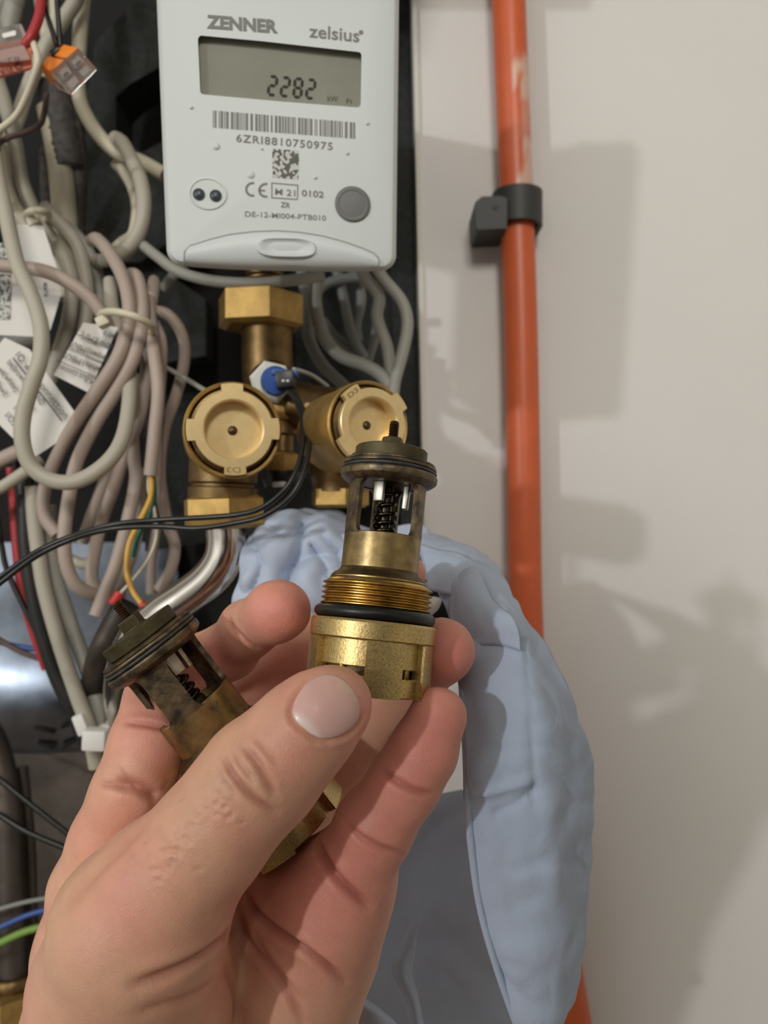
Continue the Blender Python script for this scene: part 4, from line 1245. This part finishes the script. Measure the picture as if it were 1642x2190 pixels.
def surface_nets(D, o, h):
    s = D < 0
    nx, ny, nz = D.shape
    c = [(0, 0, 0), (1, 0, 0), (0, 1, 0), (1, 1, 0), (0, 0, 1), (1, 0, 1), (0, 1, 1), (1, 1, 1)]
    sl = lambda A, q: A[q[0]:nx - 1 + q[0], q[1]:ny - 1 + q[1], q[2]:nz - 1 + q[2]]
    cnt = sum(sl(s, q).astype(np.int8) for q in c)
    I = np.argwhere((cnt > 0) & (cnt < 8))
    idx = -np.ones((nx - 1, ny - 1, nz - 1), np.int64)
    idx[I[:, 0], I[:, 1], I[:, 2]] = np.arange(len(I))
    acc = np.zeros((len(I), 3)); num = np.zeros(len(I))
    vals = [D[I[:, 0] + q[0], I[:, 1] + q[1], I[:, 2] + q[2]] for q in c]
    for i in range(8):
        for j in range(i + 1, 8):
            df = np.abs(np.array(c[i]) - np.array(c[j]))
            if df.sum() != 1: continue
            m = (vals[i] < 0) != (vals[j] < 0)
            t = np.where(m, vals[i] / np.where(m, vals[i] - vals[j], 1), 0)
            p = np.array(c[i]) + t[:, None] * (np.array(c[j]) - np.array(c[i]))
            acc += np.where(m[:, None], p, 0); num += m
    V = o + (I + acc / num[:, None]) * h
    Q = []
    for ax in range(3):
        b, d = [(1, 2), (2, 0), (0, 1)][ax]
        lo = [slice(None)] * 3; hi = [slice(None)] * 3
        lo[ax] = slice(0, -1); hi[ax] = slice(1, None)
        e = s[tuple(lo)] != s[tuple(hi)]
        E = np.argwhere(e)
        E = E[(E[:, b] > 0) & (E[:, d] > 0) & (E[:, b] < D.shape[b] - 1) & (E[:, d] < D.shape[d] - 1)]
        ins = s[tuple(lo)][E[:, 0], E[:, 1], E[:, 2]]
        def off(bb, dd):
            q = E.copy(); q[:, b] -= bb; q[:, d] -= dd
            return idx[q[:, 0], q[:, 1], q[:, 2]]
        quad = np.stack([off(1, 1), off(0, 1), off(0, 0), off(1, 0)], 1)
        quad[~ins] = quad[~ins][:, ::-1]
        Q.append(quad)
    return V, np.vstack(Q)

allc = [INDEX, MIDDLE, RING, PINKY, THUMB, THENAR, ARM] + PALM
pts = np.array([np.r_[H(*p[:3]) - p[3] - 3] for ch in allc for p in ch] + [np.r_[H(*p[:3]) + p[3] + 3] for ch in allc for p in ch])
lo_, hi_ = pts.min(0), pts.max(0)
lo_[2] = max(lo_[2], -262.0)
hs = 1.0
nn_ = np.ceil((hi_ - lo_) / hs).astype(int) + 1
g = [lo_[i] + hs * np.arange(nn_[i]) for i in range(3)]
D = np.empty(tuple(nn_), np.float32)
BL = 8
cb_ = [np.arange(0, n, BL) for n in nn_]
CXg = np.stack(np.meshgrid(*[g[i][np.minimum(cb_[i] + BL // 2, nn_[i] - 1)] for i in range(3)], indexing='ij'), -1)
CD = hand_sdf(CXg)
near = np.abs(CD) < BL * hs * .87 + 3.0
D[:] = np.repeat(np.repeat(np.repeat(CD, BL, 0), BL, 1), BL, 2)[:nn_[0], :nn_[1], :nn_[2]]
off_ = np.stack(np.meshgrid(*[np.arange(BL)] * 3, indexing='ij'), -1).reshape(-1, 3)
blk = np.argwhere(near)
for s0 in range(0, len(blk), 400):
    ii = (blk[s0:s0 + 400, None, :] * BL + off_[None]).reshape(-1, 3)
    ii = ii[(ii < nn_).all(1)]
    D[ii[:, 0], ii[:, 1], ii[:, 2]] = hand_sdf((lo_ + hs * ii).astype(np.float32))
D[:, :, 0] = 5.0
HV, HQ = surface_nets(D, lo_, hs)
# relax, split every quad in four, relax again
def relax(V, Q, it, f=.5):
    E = np.unique(np.sort(np.vstack([Q[:, [0, 1]], Q[:, [1, 2]], Q[:, [2, 3]], Q[:, [3, 0]]]), axis=1), axis=0)
    n = len(V)
    deg = np.bincount(E.ravel(), minlength=n)[:, None]
    for _ in range(it):
        S = np.stack([np.bincount(E[:, 0], V[E[:, 1], k], n) + np.bincount(E[:, 1], V[E[:, 0], k], n) for k in range(3)], 1) / np.maximum(deg, 1)
        V = V + f * (S - V)
    return V
def split(V, Q):
    Ea = np.sort(np.stack([Q, np.roll(Q, -1, 1)], -1).reshape(-1, 2), axis=1)
    E, inv = np.unique(Ea, axis=0, return_inverse=True)
    inv = inv.reshape(-1, 4)
    n, ne = len(V), len(E)
    V2 = np.vstack([V, V[E].mean(1), V[Q].mean(1)])
    fc = n + ne + np.arange(len(Q))
    Q2 = np.vstack([np.stack([Q[:, k], n + inv[:, k], fc, n + inv[:, k - 1]], 1) for k in range(4)])
    return V2, Q2
HV = relax(HV, HQ, 3)
lowV = HV * .001 + np.array([0, 0, ZC])
HV, HQ2 = split(HV, HQ)
co = relax(HV, HQ2, 2) * .001 + np.array([0, 0, ZC])
nv = len(co)
def vnormals(V, Q):
    fn = np.cross(V[Q[:, 2]] - V[Q[:, 0]], V[Q[:, 3]] - V[Q[:, 1]])
    N = np.stack([np.bincount(Q.ravel(), np.repeat(fn[:, k], 4), len(V)) for k in range(3)], 1)
    return N / (np.linalg.norm(N, axis=1, keepdims=True) + 1e-15)
nr = vnormals(co, HQ2)
bvh = BVHTree.FromPolygons(lowV.tolist(), HQ.tolist())
O = Vector((0, 0, ZC))
def cast(px, py, surf=None):
    d = (P(px, py, 1000) - O).normalized()
    h = (surf or bvh).ray_cast(O, d)
    return (h[0], h[1]) if h[0] is not None else (None, None)
def seg_dist(X, A, B):
    ab = B - A
    t = np.clip(((X - A) @ ab) / max(ab @ ab, 1e-12), 0, 1)
    return np.linalg.norm(X - A - t[:, None] * ab, axis=1), t
disp = np.zeros(nv)
red = np.zeros(nv)
def crease(pl, depth, width, bulge=0.0, tint=0.0, n=6):
    """groove along a pixel polyline on the visible skin; depth, width in mm"""
    pl = crom(pl, n)
    pp = [cast(x, y)[0] for x, y in pl]
    pp = [np.array(p) for p in pp if p is not None]
    if len(pp) < 2: return
    A = np.array(pp)
    lo, hi = A.min(0) - width * .005, A.max(0) + width * .005
    sel = np.where(((co > lo) & (co < hi)).all(1))[0]
    if not len(sel): return
    best = np.full(len(sel), 9.0); bt = np.zeros(len(sel))
    for i in range(len(pp) - 1):
        if np.linalg.norm(pp[i + 1] - pp[i]) > .012: continue
        dd, t = seg_dist(co[sel], pp[i], pp[i + 1])
        m = dd < best
        best[m] = dd[m]; bt[m] = (i + t[m]) / (len(pp) - 1)
    best *= 1000
    fade = np.clip(np.minimum(bt, 1 - bt) / .18, 0.0, 1) ** .7
    fade = .25 + .75 * fade
    gss = np.exp(-(best / width) ** 2)
    disp[sel] += fade * (-depth * gss + bulge * np.exp(-((best - 2.2 * width) / (1.3 * width)) ** 2))
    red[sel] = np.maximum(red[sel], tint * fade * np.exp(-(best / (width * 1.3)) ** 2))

# thumb knuckle folds
crease([(478, 1622), (500, 1660), (540, 1705), (590, 1738)], .75, .8, .25, .55)
crease([(520, 1598), (548, 1628), (572, 1672), (590, 1700)], .6, .8, .3, .4)
crease([(545, 1580), (570, 1606), (596, 1636)], .25, .7, .1, .25)
crease([(468, 1640), (482, 1672), (505, 1700)], .3, .7, .1, .2)
crease([(505, 1612), (520, 1640), (545, 1668)], .35, .6, .2, .2)
rw = random.Random(5)
for i in range(46):
    u, v = rw.random(), rw.gauss(0, .33)
    x = 490 - u * 190 + v * 70; y = 1690 + u * 160 + v * 70
    L = 8 + rw.random() * 13
    a = rw.gauss(.15, .35)
    crease([(x, y), (x + L * .5 * math.cos(a), y + L * .5 * math.sin(a) + 2), (x + L * math.cos(a), y + L * math.sin(a))], .16 + .14 * rw.random(), .5, .1, .06, 2)
# pinky joint creases
crease([(818, 1648), (850, 1672), (890, 1692), (925, 1700)], .8, .8, .2, .5)
crease([(745, 1765), (775, 1790), (820, 1812), (862, 1826)], .55, .7, .15, .45)
crease([(760, 1785), (790, 1808), (835, 1822)], .35, .6, .1, .3)
crease([(676, 1800), (694, 1838), (720, 1876), (760, 1915), (792, 1940)], 1.5, 1.1, .3, .6)
# palm creases
crease([(528, 1915), (545, 1950), (590, 1990), (650, 2030), (700, 2068), (738, 2100)], 1.4, 1.1, .4, .6)
crease([(512, 1960), (530, 2010), (570, 2060), (620, 2130), (650, 2190)], 1.0, 1.1, .3, .4)
crease([(545, 2000), (590, 2070), (650, 2140)], .5, 1.0, .2, .25)
crease([(500, 1980), (457, 2023), (410, 2057), (356, 2083), (290, 2105)], 1.3, 1.3, .3, .55)
crease([(450, 2110), (390, 2140), (300, 2165)], .7, 1.6, .2, .2)
crease([(480, 2060), (500, 2120), (505, 2185)], .7, 1.4, .2, .25)
# index creases
crease([(270, 1546), (305, 1548), (345, 1556), (368, 1562)], .7, .8, .2, .4)
crease([(246, 1670), (285, 1680), (318, 1694), (338, 1706)], 1.5, 1.4, .5, .55)
crease([(215, 1676), (245, 1680), (280, 1690)], .45, .8, .1, .4)
crease([(255, 1640), (275, 1665), (295, 1685)], .3, .6, .1, .3)
crease([(488, 1325), (500, 1345), (522, 1366), (552, 1388)], 1.0, .9, .2, .5)
crease([(310, 1760), (250, 1820), (190, 1880), (140, 1945)], .9, 2.2, .2, .15)
# thumb web
NAIL = [(624, 1523), (630, 1500), (642, 1478), (659, 1458), (680, 1446), (704, 1441), (730, 1450), (750, 1468), (763, 1490), (769, 1512), (767, 1534), (755, 1553), (736, 1568), (712, 1578), (688, 1580), (666, 1571), (646, 1556), (630, 1540)]
crease([(700, 1581), (676, 1580), (650, 1563), (630, 1545), (622, 1524), (628, 1500), (642, 1475), (660, 1454)], .3, .7, .42, .3)
crease([(700, 1581), (738, 1572), (762, 1550), (774, 1524)], .3, .7, .4, .2)
# fine irregularity of flesh
def px_of(c):
    return CX + c[:, 0] / c[:, 1] * F, CY - (c[:, 2] - ZC) / c[:, 1] * F
vx, vy = px_of(co)
inn = np.zeros(nv, bool)
cand = np.where((vx > 600) & (vx < 790) & (vy > 1420) & (vy < 1600) & (co[:, 1] < .182))[0]
for i_ in range(len(NAIL)):
    (xa, ya_), (xb, yb) = NAIL[i_ - 1], NAIL[i_]
    hit = ((ya_ > vy[cand]) != (yb > vy[cand])) & (vx[cand] < (xb - xa) * (vy[cand] - ya_) / (yb - ya_ + 1e-9) + xa)
    inn[cand] ^= hit
disp[inn] = np.minimum(disp[inn], 0.0)
nz1 = np.array([mnoise.noise(Vector(c) * 110) for c in co[::1]])
disp += np.where(inn, 0.0, nz1 * .22)
co2 = co + nr * (disp * .001)[:, None]
hm = bpy.data.meshes.new('hand')
hm.from_pydata(co2.tolist(), [], HQ2.tolist())
hm.update()
hm.polygons.foreach_set('use_smooth', [True] * len(hm.polygons))
# skin colour: warm base, red finger pads, paler creases' neighbours
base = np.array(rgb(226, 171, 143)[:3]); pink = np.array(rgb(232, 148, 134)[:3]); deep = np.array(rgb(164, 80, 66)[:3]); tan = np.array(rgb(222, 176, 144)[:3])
pale = np.array(rgb(236, 194, 166)[:3])
colr = np.tile(base, (nv, 1))
def blob(px, py, r_mm, colv, amt, thru=None):
    p = cast(px, py)[0]
    if p is None: return
    p = np.array(p)
    w = np.exp(-(np.linalg.norm(co - p, axis=1) * 1000 / r_mm) ** 2) * amt
    global colr
    colr = colr * (1 - w[:, None]) + np.array(colv) * w[:, None]
for b in [(585, 1310, 13, pink, .85), (640, 1300, 7, pink, .6), (470, 1400, 12, pink, .8), (970, 1400, 13, pink, .95), (940, 1560, 14, pink, .85), (880, 1640, 10, pink, .7), (820, 1740, 14, pink, .6),
          (760, 1840, 14, pink, .65), (905, 1220, 8, pink, .8), (650, 1940, 22, pink, .75), (320, 1510, 10, pink, .6), (300, 1580, 10, pink, .5), (310, 1660, 8, pale, .6), (340, 1640, 5, pink, .5),
          (280, 1740, 10, pink, .35), (290, 1860, 12, pink, .55), (240, 1920, 9, pink, .35), (610, 1440, 14, pink, .7), (640, 1580, 10, pink, .25), (700, 1600, 8, tan, .5), (540, 1690, 6, tan, .5), (450, 1760, 16, tan, .5),
          (200, 2050, 22, tan, .5), (560, 2110, 16, tan, .5), (140, 1900, 12, tan, .5), (780, 1520, 10, pink, .6), (620, 1620, 7, pink, .3)]:
    blob(*b)
nz2 = np.array([mnoise.noise(Vector(c) * 75 + Vector((9, 2, 4))) for c in co])
w = np.clip(nz2 * .55, 0, .4)
colr = colr * (1 - w[:, None]) + pink * w[:, None]
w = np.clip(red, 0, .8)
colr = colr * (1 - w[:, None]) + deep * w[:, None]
ca = hm.color_attributes.new('Col', 'FLOAT_COLOR', 'POINT')
ca.data.foreach_set('color', np.hstack([colr, np.ones((nv, 1))]).astype(np.float32).ravel())
hm.materials.clear()
hm.materials.append(MATS['skin'])
hm.name = 'hand'
hand = bpy.data.objects.new('hand', hm)
COL.objects.link(hand)
tag(hand, 'bare left hand holding two brass valve cartridges, thumb in front', 'hand')
# thumb nail: a curved plate over the thumb tip
bvh2 = bvh
ce = Vector((sum(p[0] for p in NAIL) / len(NAIL), sum(p[1] for p in NAIL) / len(NAIL)))
NL = [tuple(p) for p in crom(NAIL + [NAIL[0]], 4)[:-1]]
V, Fc, cols = [], [], []
ringf = [1.0, .99, .93, .8, .6, .38, .16]
nail_c, lun_c, free_c = np.array(rgb(228, 182, 172)[:3]), np.array(rgb(242, 218, 208)[:3]), np.array(rgb(232, 194, 174)[:3])
ax = Vector((.70, -.714))
for k_, f in enumerate(ringf):
    for p in NL:
        q = ce + (Vector(p) - ce) * f
        h = cast(q.x, q.y, bvh2)
        lift = [-.4, .1, .26, .34, .4, .43, .44][k_] * .001
        V.append(h[0] + h[1] * lift)
        s = (q - ce).dot(ax) / 75.0
        t = (q - ce).dot(Vector((.714, .70))) / 60.0
        wl = max(0.0, min(1.0, (-s - .50 - .35 * t * t) / .22)) if k_ > 1 else .3
        cols.append(nail_c * (1 - wl) + lun_c * wl if s < .72 else free_c)
N_ = len(NL)
for r in range(len(ringf) - 1):
    for i in range(N_):
        Fc.append((r * N_ + i, r * N_ + (i + 1) % N_, (r + 1) * N_ + (i + 1) % N_, (r + 1) * N_ + i))
Fc.append(tuple((len(ringf) - 1) * N_ + i for i in range(N_)))
nl = mesh('thumb_nail', V, Fc, 'nail', hand, sharp=70)
ca = nl.data.color_attributes.new('Col', 'FLOAT_COLOR', 'POINT')
for i, c in enumerate(cols): ca.data[i].color = tuple(c) + (1,)
# unseen photographer shape added behind the camera to shade the lower wall, the sleeve ending at the wrist below the frame
JK = [
    [(-70, 150, -236, 43), (-128, 62, -300, 48), (-190, -70, -330, 54), (-215, -210, -230, 62), (-170, -330, -110, 75), (60, -345, -70, 84)],
    [(60, -345, -70, 84), (275, -320, -110, 74), (330, -200, -250, 58), (250, -60, -250, 50), (140, -40, -150, 42)],
    [(60, -345, -70, 95), (60, -350, -250, 150), (60, -345, -480, 150), (60, -345, -760, 150), (60, -345, -1350, 120)],
    [(60, -340, -30, 70), (65, -330, 120, 100), (66, -325, 190, 108)],
]
def jk_sdf(X):
    out = None
    for ch in JK:
        for p, q in zip(ch[:-1], ch[1:]):
            a, b = np.array(p[:3], float), np.array(q[:3], float)
            t = np.clip(((X - a) @ (b - a)) / ((b - a) @ (b - a)), 0, 1)
            dd = np.linalg.norm(X - a - t[..., None] * (b - a), axis=-1) - (p[3] + (q[3] - p[3]) * t)
            out = dd if out is None else smin(out, dd, 22.0)
    return out
jl, jh, js = np.array([-330., -530., -1396.]), np.array([450., 230., 340.]), 14.0
jn = np.ceil((jh - jl) / js).astype(int) + 1
JX = np.stack(np.meshgrid(*[jl[i] + js * np.arange(jn[i]) for i in range(3)], indexing='ij'), -1)
JD = jk_sdf(JX)
JV, JQ = surface_nets(JD, jl, js)
mesh('unseen_light_blocker', (JV * .001 + np.array([0, 0, ZC])).tolist(), JQ.tolist(), mat('jacket', rgb(44, 46, 54), .85), hand)  # dark material of the added light blocker
# ------------------------------------------------------------------ blue paper towel
def sheet(name, rows, parent, nu=8, nv=8, crumple=1.0, cs=60., th=.0004, seed=0., ridge=0.0, fine=.25, soft=1.0, folds=()):
    """rows of control points (px, py, d), spline surface with crumpling along the view depth"""
    R_ = [crom([tuple(P(*p)) for p in r], nu) for r in rows]
    R_ = np.array(R_)                       # rows x cols x 3
    cols = [crom(R_[:, j], nv) for j in range(R_.shape[1])]
    Gd = np.array(cols)                     # cols x rows x 3
    nc, nrw = Gd.shape[:2]
    # approximate normals
    du = np.gradient(Gd, axis=0); dv = np.gradient(Gd, axis=1)
    nn = np.cross(du, dv); nn /= np.linalg.norm(nn, axis=-1, keepdims=True) + 1e-12
    V = []
    for i in range(nc):
        for j in range(nrw):
            p = Vector(Gd[i, j])
            q = p * cs + Vector((seed, seed * .7, -seed))
            a = soft * (mnoise.noise(q) * 1.0 + .5 * mnoise.noise(q * 2.3))
            if ridge:
                a += ridge * (1 - 2 * abs(mnoise.noise(q * .8 + Vector((5, 1, 2)))) - .5) + ridge * .6 * (.5 - 2 * abs(mnoise.noise(q * 1.9 + Vector((1, 7, 2)))))
            a += fine * mnoise.noise(q * 6)
            p = p + Vector(nn[i, j]) * (a * crumple * .001)
            x_, y_ = CX + p.x / p.y * F, CY - (p.z - ZC) / p.y * F
            for pl, dep, wid in folds:
                dm = 1e9
                for (ax_, ay_), (bx2, by2) in zip(pl[:-1], pl[1:]):
                    ux, uy = bx2 - ax_, by2 - ay_
                    t = max(0, min(1, ((x_ - ax_) * ux + (y_ - ay_) * uy) / (ux * ux + uy * uy)))
                    dm = min(dm, math.hypot(x_ - ax_ - t * ux, y_ - ay_ - t * uy))
                p = p + Vector((0, dep * .001 * math.exp(-abs(dm) / wid), 0))
            V.append(p)
    Fc = []
    for i in range(nc - 1):
        for j in range(nrw - 1):
            a = i * nrw + j
            Fc.append((a, a + 1, a + nrw + 1, a + nrw))
    o = mesh(name, V, Fc, 'towel', parent)
    md = o.modifiers.new('thickness', 'SOLIDIFY'); md.thickness = th; md.offset = 0
    return o
tw = empty('blue_paper_towel', P(1100, 2200, 265), 'pale blue paper towel draped over the valves and hanging beside the hand', 'paper towel')
sheet('hanging_panel', [
    [(880, 1128, 312), (940, 1146, 306), (1000, 1164, 298), (1040, 1184, 290)],
    [(888, 1152, 286), (950, 1166, 276), (1020, 1186, 262), (1066, 1212, 256)],
    [(905, 1205, 266), (965, 1218, 252), (1045, 1240, 238), (1102, 1280, 236)],
    [(938, 1268, 256), (990, 1285, 242), (1075, 1305, 224), (1146, 1348, 226)],
    [(960, 1325, 246), (1012, 1348, 232), (1110, 1380, 216), (1194, 1438, 222)],
    [(987, 1450, 226), (1050, 1470, 213), (1150, 1500, 206), (1240, 1552, 217)],
    [(997, 1600, 208), (1060, 1610, 204), (1170, 1612, 203), (1266, 1618, 216)],
    [(1000, 1710, 207), (1066, 1712, 204), (1176, 1716, 203), (1268, 1722, 216)],
    [(1008, 1810, 208), (1074, 1812, 205), (1182, 1818, 204), (1264, 1830, 217)],
    [(1030, 1950, 210), (1092, 1952, 207), (1192, 1962, 207), (1254, 1984, 218)],
    [(1075, 2110, 214), (1122, 2118, 211), (1190, 2128, 212), (1238, 2108, 220)],
    [(1116, 2220, 218), (1142, 2230, 216), (1170, 2232, 217), (1192, 2212, 222)],
], tw, 16, 12, .75, 60., seed=1.3, ridge=1.3, fine=.12, folds=[
    ([(1000, 1352), (1050, 1350), (1120, 1362)], -1.5, 6), ([(1122, 1370), (1132, 1480), (1140, 1600), (1142, 1720)], 1.0, 7), ([(1010, 1700), (1060, 1690), (1130, 1668)], -2.2, 9),
    ([(1060, 1740), (1110, 1715), (1140, 1690)], 1.6, 8), ([(1020, 1470), (1080, 1466), (1140, 1470)], .7, 6), ([(1040, 1600), (1100, 1604), (1150, 1598)], .6, 6), ([(1100, 1860), (1180, 1840), (1240, 1850)], .8, 10)])
# rolled left edge of the panel
V, Fc = sweep([P(*p) for p in crom([(975, 1400, 236), (987, 1460, 225), (994, 1560, 212), (998, 1640, 208), (1000, 1720, 207.5), (1008, 1810, 208.5), (1027, 1940, 210.5), (1063, 2070, 213.5), (1112, 2210, 218)], 8)], .0011, 10)
mesh('rolled_edge', V, Fc, 'towel', tw)
# tuck near the top: two overlapping pleats
sheet('pleat', [
    [(960, 1278, 249), (985, 1222, 244), (1010, 1212, 240), (1030, 1228, 238)],
    [(960, 1300, 245), (990, 1262, 237), (1020, 1262, 232), (1052, 1278, 229)],
    [(963, 1330, 242), (1000, 1318, 231), (1045, 1312, 223), (1098, 1324, 217)],
    [(968, 1400, 240), (1010, 1385, 228), (1060, 1380, 220), (1114, 1392, 214)],
], tw, 8, 8, .7, 80., seed=4.1, ridge=.5)
sheet('upper_pleat', [
    [(900, 1166, 272), (960, 1178, 262), (1005, 1194, 254), (1048, 1216, 250)],
    [(904, 1200, 262), (955, 1210, 252), (990, 1218, 247), (1017, 1232, 246)],
    [(914, 1262, 258), (945, 1268, 250), (965, 1272, 248), (980, 1280, 249)],
], tw, 8, 8, .8, 90., seed=2.1, ridge=.6)
sheet('crumpled_top', [
    [(562, 1104, 298), (640, 1088, 302), (740, 1100, 302), (830, 1116, 302), (915, 1140, 304)],
    [(535, 1150, 288), (620, 1130, 284), (730, 1130, 284), (830, 1150, 288), (920, 1170, 292)],
    [(505, 1230, 282), (600, 1215, 276), (720, 1215, 276), (820, 1230, 280), (930, 1240, 288)],
    [(480, 1330, 284), (590, 1320, 276), (710, 1310, 274), (820, 1310, 280), (920, 1290, 292)],
    [(450, 1440, 292), (580, 1430, 284), (700, 1420, 282), (800, 1400, 286), (900, 1380, 296)],
], tw, 26, 26, 2.6, 40., seed=7.7, ridge=2.4, fine=.08, soft=.25, folds=[
    ([(644, 1125), (636, 1180), (612, 1250)], 7, 9), ([(664, 1168), (690, 1205), (704, 1240)], 4, 6), ([(560, 1120), (610, 1150), (690, 1138)], 3, 8),
    ([(545, 1170), (560, 1210), (540, 1260)], 3, 8), ([(690, 1150), (720, 1180), (730, 1210)], 3, 6)])
sheet('inner_sheet', [
    [(760, 1700, 306), (860, 1700, 310), (940, 1697, 312), (1010, 1690, 304), (1080, 1690, 296)],
    [(750, 1830, 310), (860, 1830, 318), (950, 1830, 316), (1030, 1830, 304), (1090, 1830, 296)],
    [(740, 1980, 306), (850, 1980, 314), (940, 1970, 306), (1040, 1985, 300), (1110, 1990, 296)],
    [(720, 2100, 300), (850, 2100, 306), (940, 2100, 306), (1050, 2110, 302), (1150, 2120, 296)],
    [(700, 2260, 294), (850, 2260, 298), (950, 2260, 302), (1060, 2260, 302), (1180, 2260, 296)],
], tw, 10, 10, 3.0, 30., seed=3.3, ridge=.9, fine=.1)
sheet('torn_flap', [
    [(884, 1962, 286), (892, 1958, 284), (902, 1958, 284)],
    [(852, 2030, 282), (868, 2026, 279), (890, 2005, 280)],
    [(836, 2066, 280), (858, 2062, 277), (884, 2050, 279)],
    [(848, 2102, 280), (862, 2098, 277), (880, 2092, 279)],
    [(870, 2148, 280), (882, 2142, 278), (894, 2136, 280)],
    [(884, 2230, 280), (898, 2225, 278), (912, 2220, 281)],
], tw, 6, 6, .6, 90., seed=5.5)
sheet('lower_flap', [
    [(726, 2090, 262), (738, 2100, 260), (744, 2110, 262)],
    [(738, 2150, 262), (770, 2148, 259), (800, 2150, 262)],
    [(752, 2178, 262), (800, 2172, 258), (850, 2190, 263)],
    [(760, 2240, 262), (810, 2240, 258), (880, 2240, 263)],
], tw, 6, 6, .6, 90., seed=6.5)
# pale plastic tab showing in the dark gap beside the cartridge thread
V, Fc = sweep([P(*p) for p in crom([(895, 1318, 252), (905, 1306, 251), (925, 1292, 250), (944, 1282, 250)], 5)], [.0012, .0018, .0022, .0025, .0027, .0028, .0028, .0028, .0027, .0026, .0025, .0023, .0020, .0016, .0011, .0005], 14)
tag(mesh('white_plastic_tab', V, Fc, 'clip_white'), 'small white rounded plastic tab in the dark gap beside the cartridge thread', 'plastic tab')

# black tube added to make the gap in the towel dark
pipe('dark_gap_filler', [(905, 1236, 300), (930, 1290, 300), (955, 1350, 300), (975, 1420, 300)], 11, 'epp_deep', 'black filler added for the dark gap behind the cartridge thread', 'gap filler')
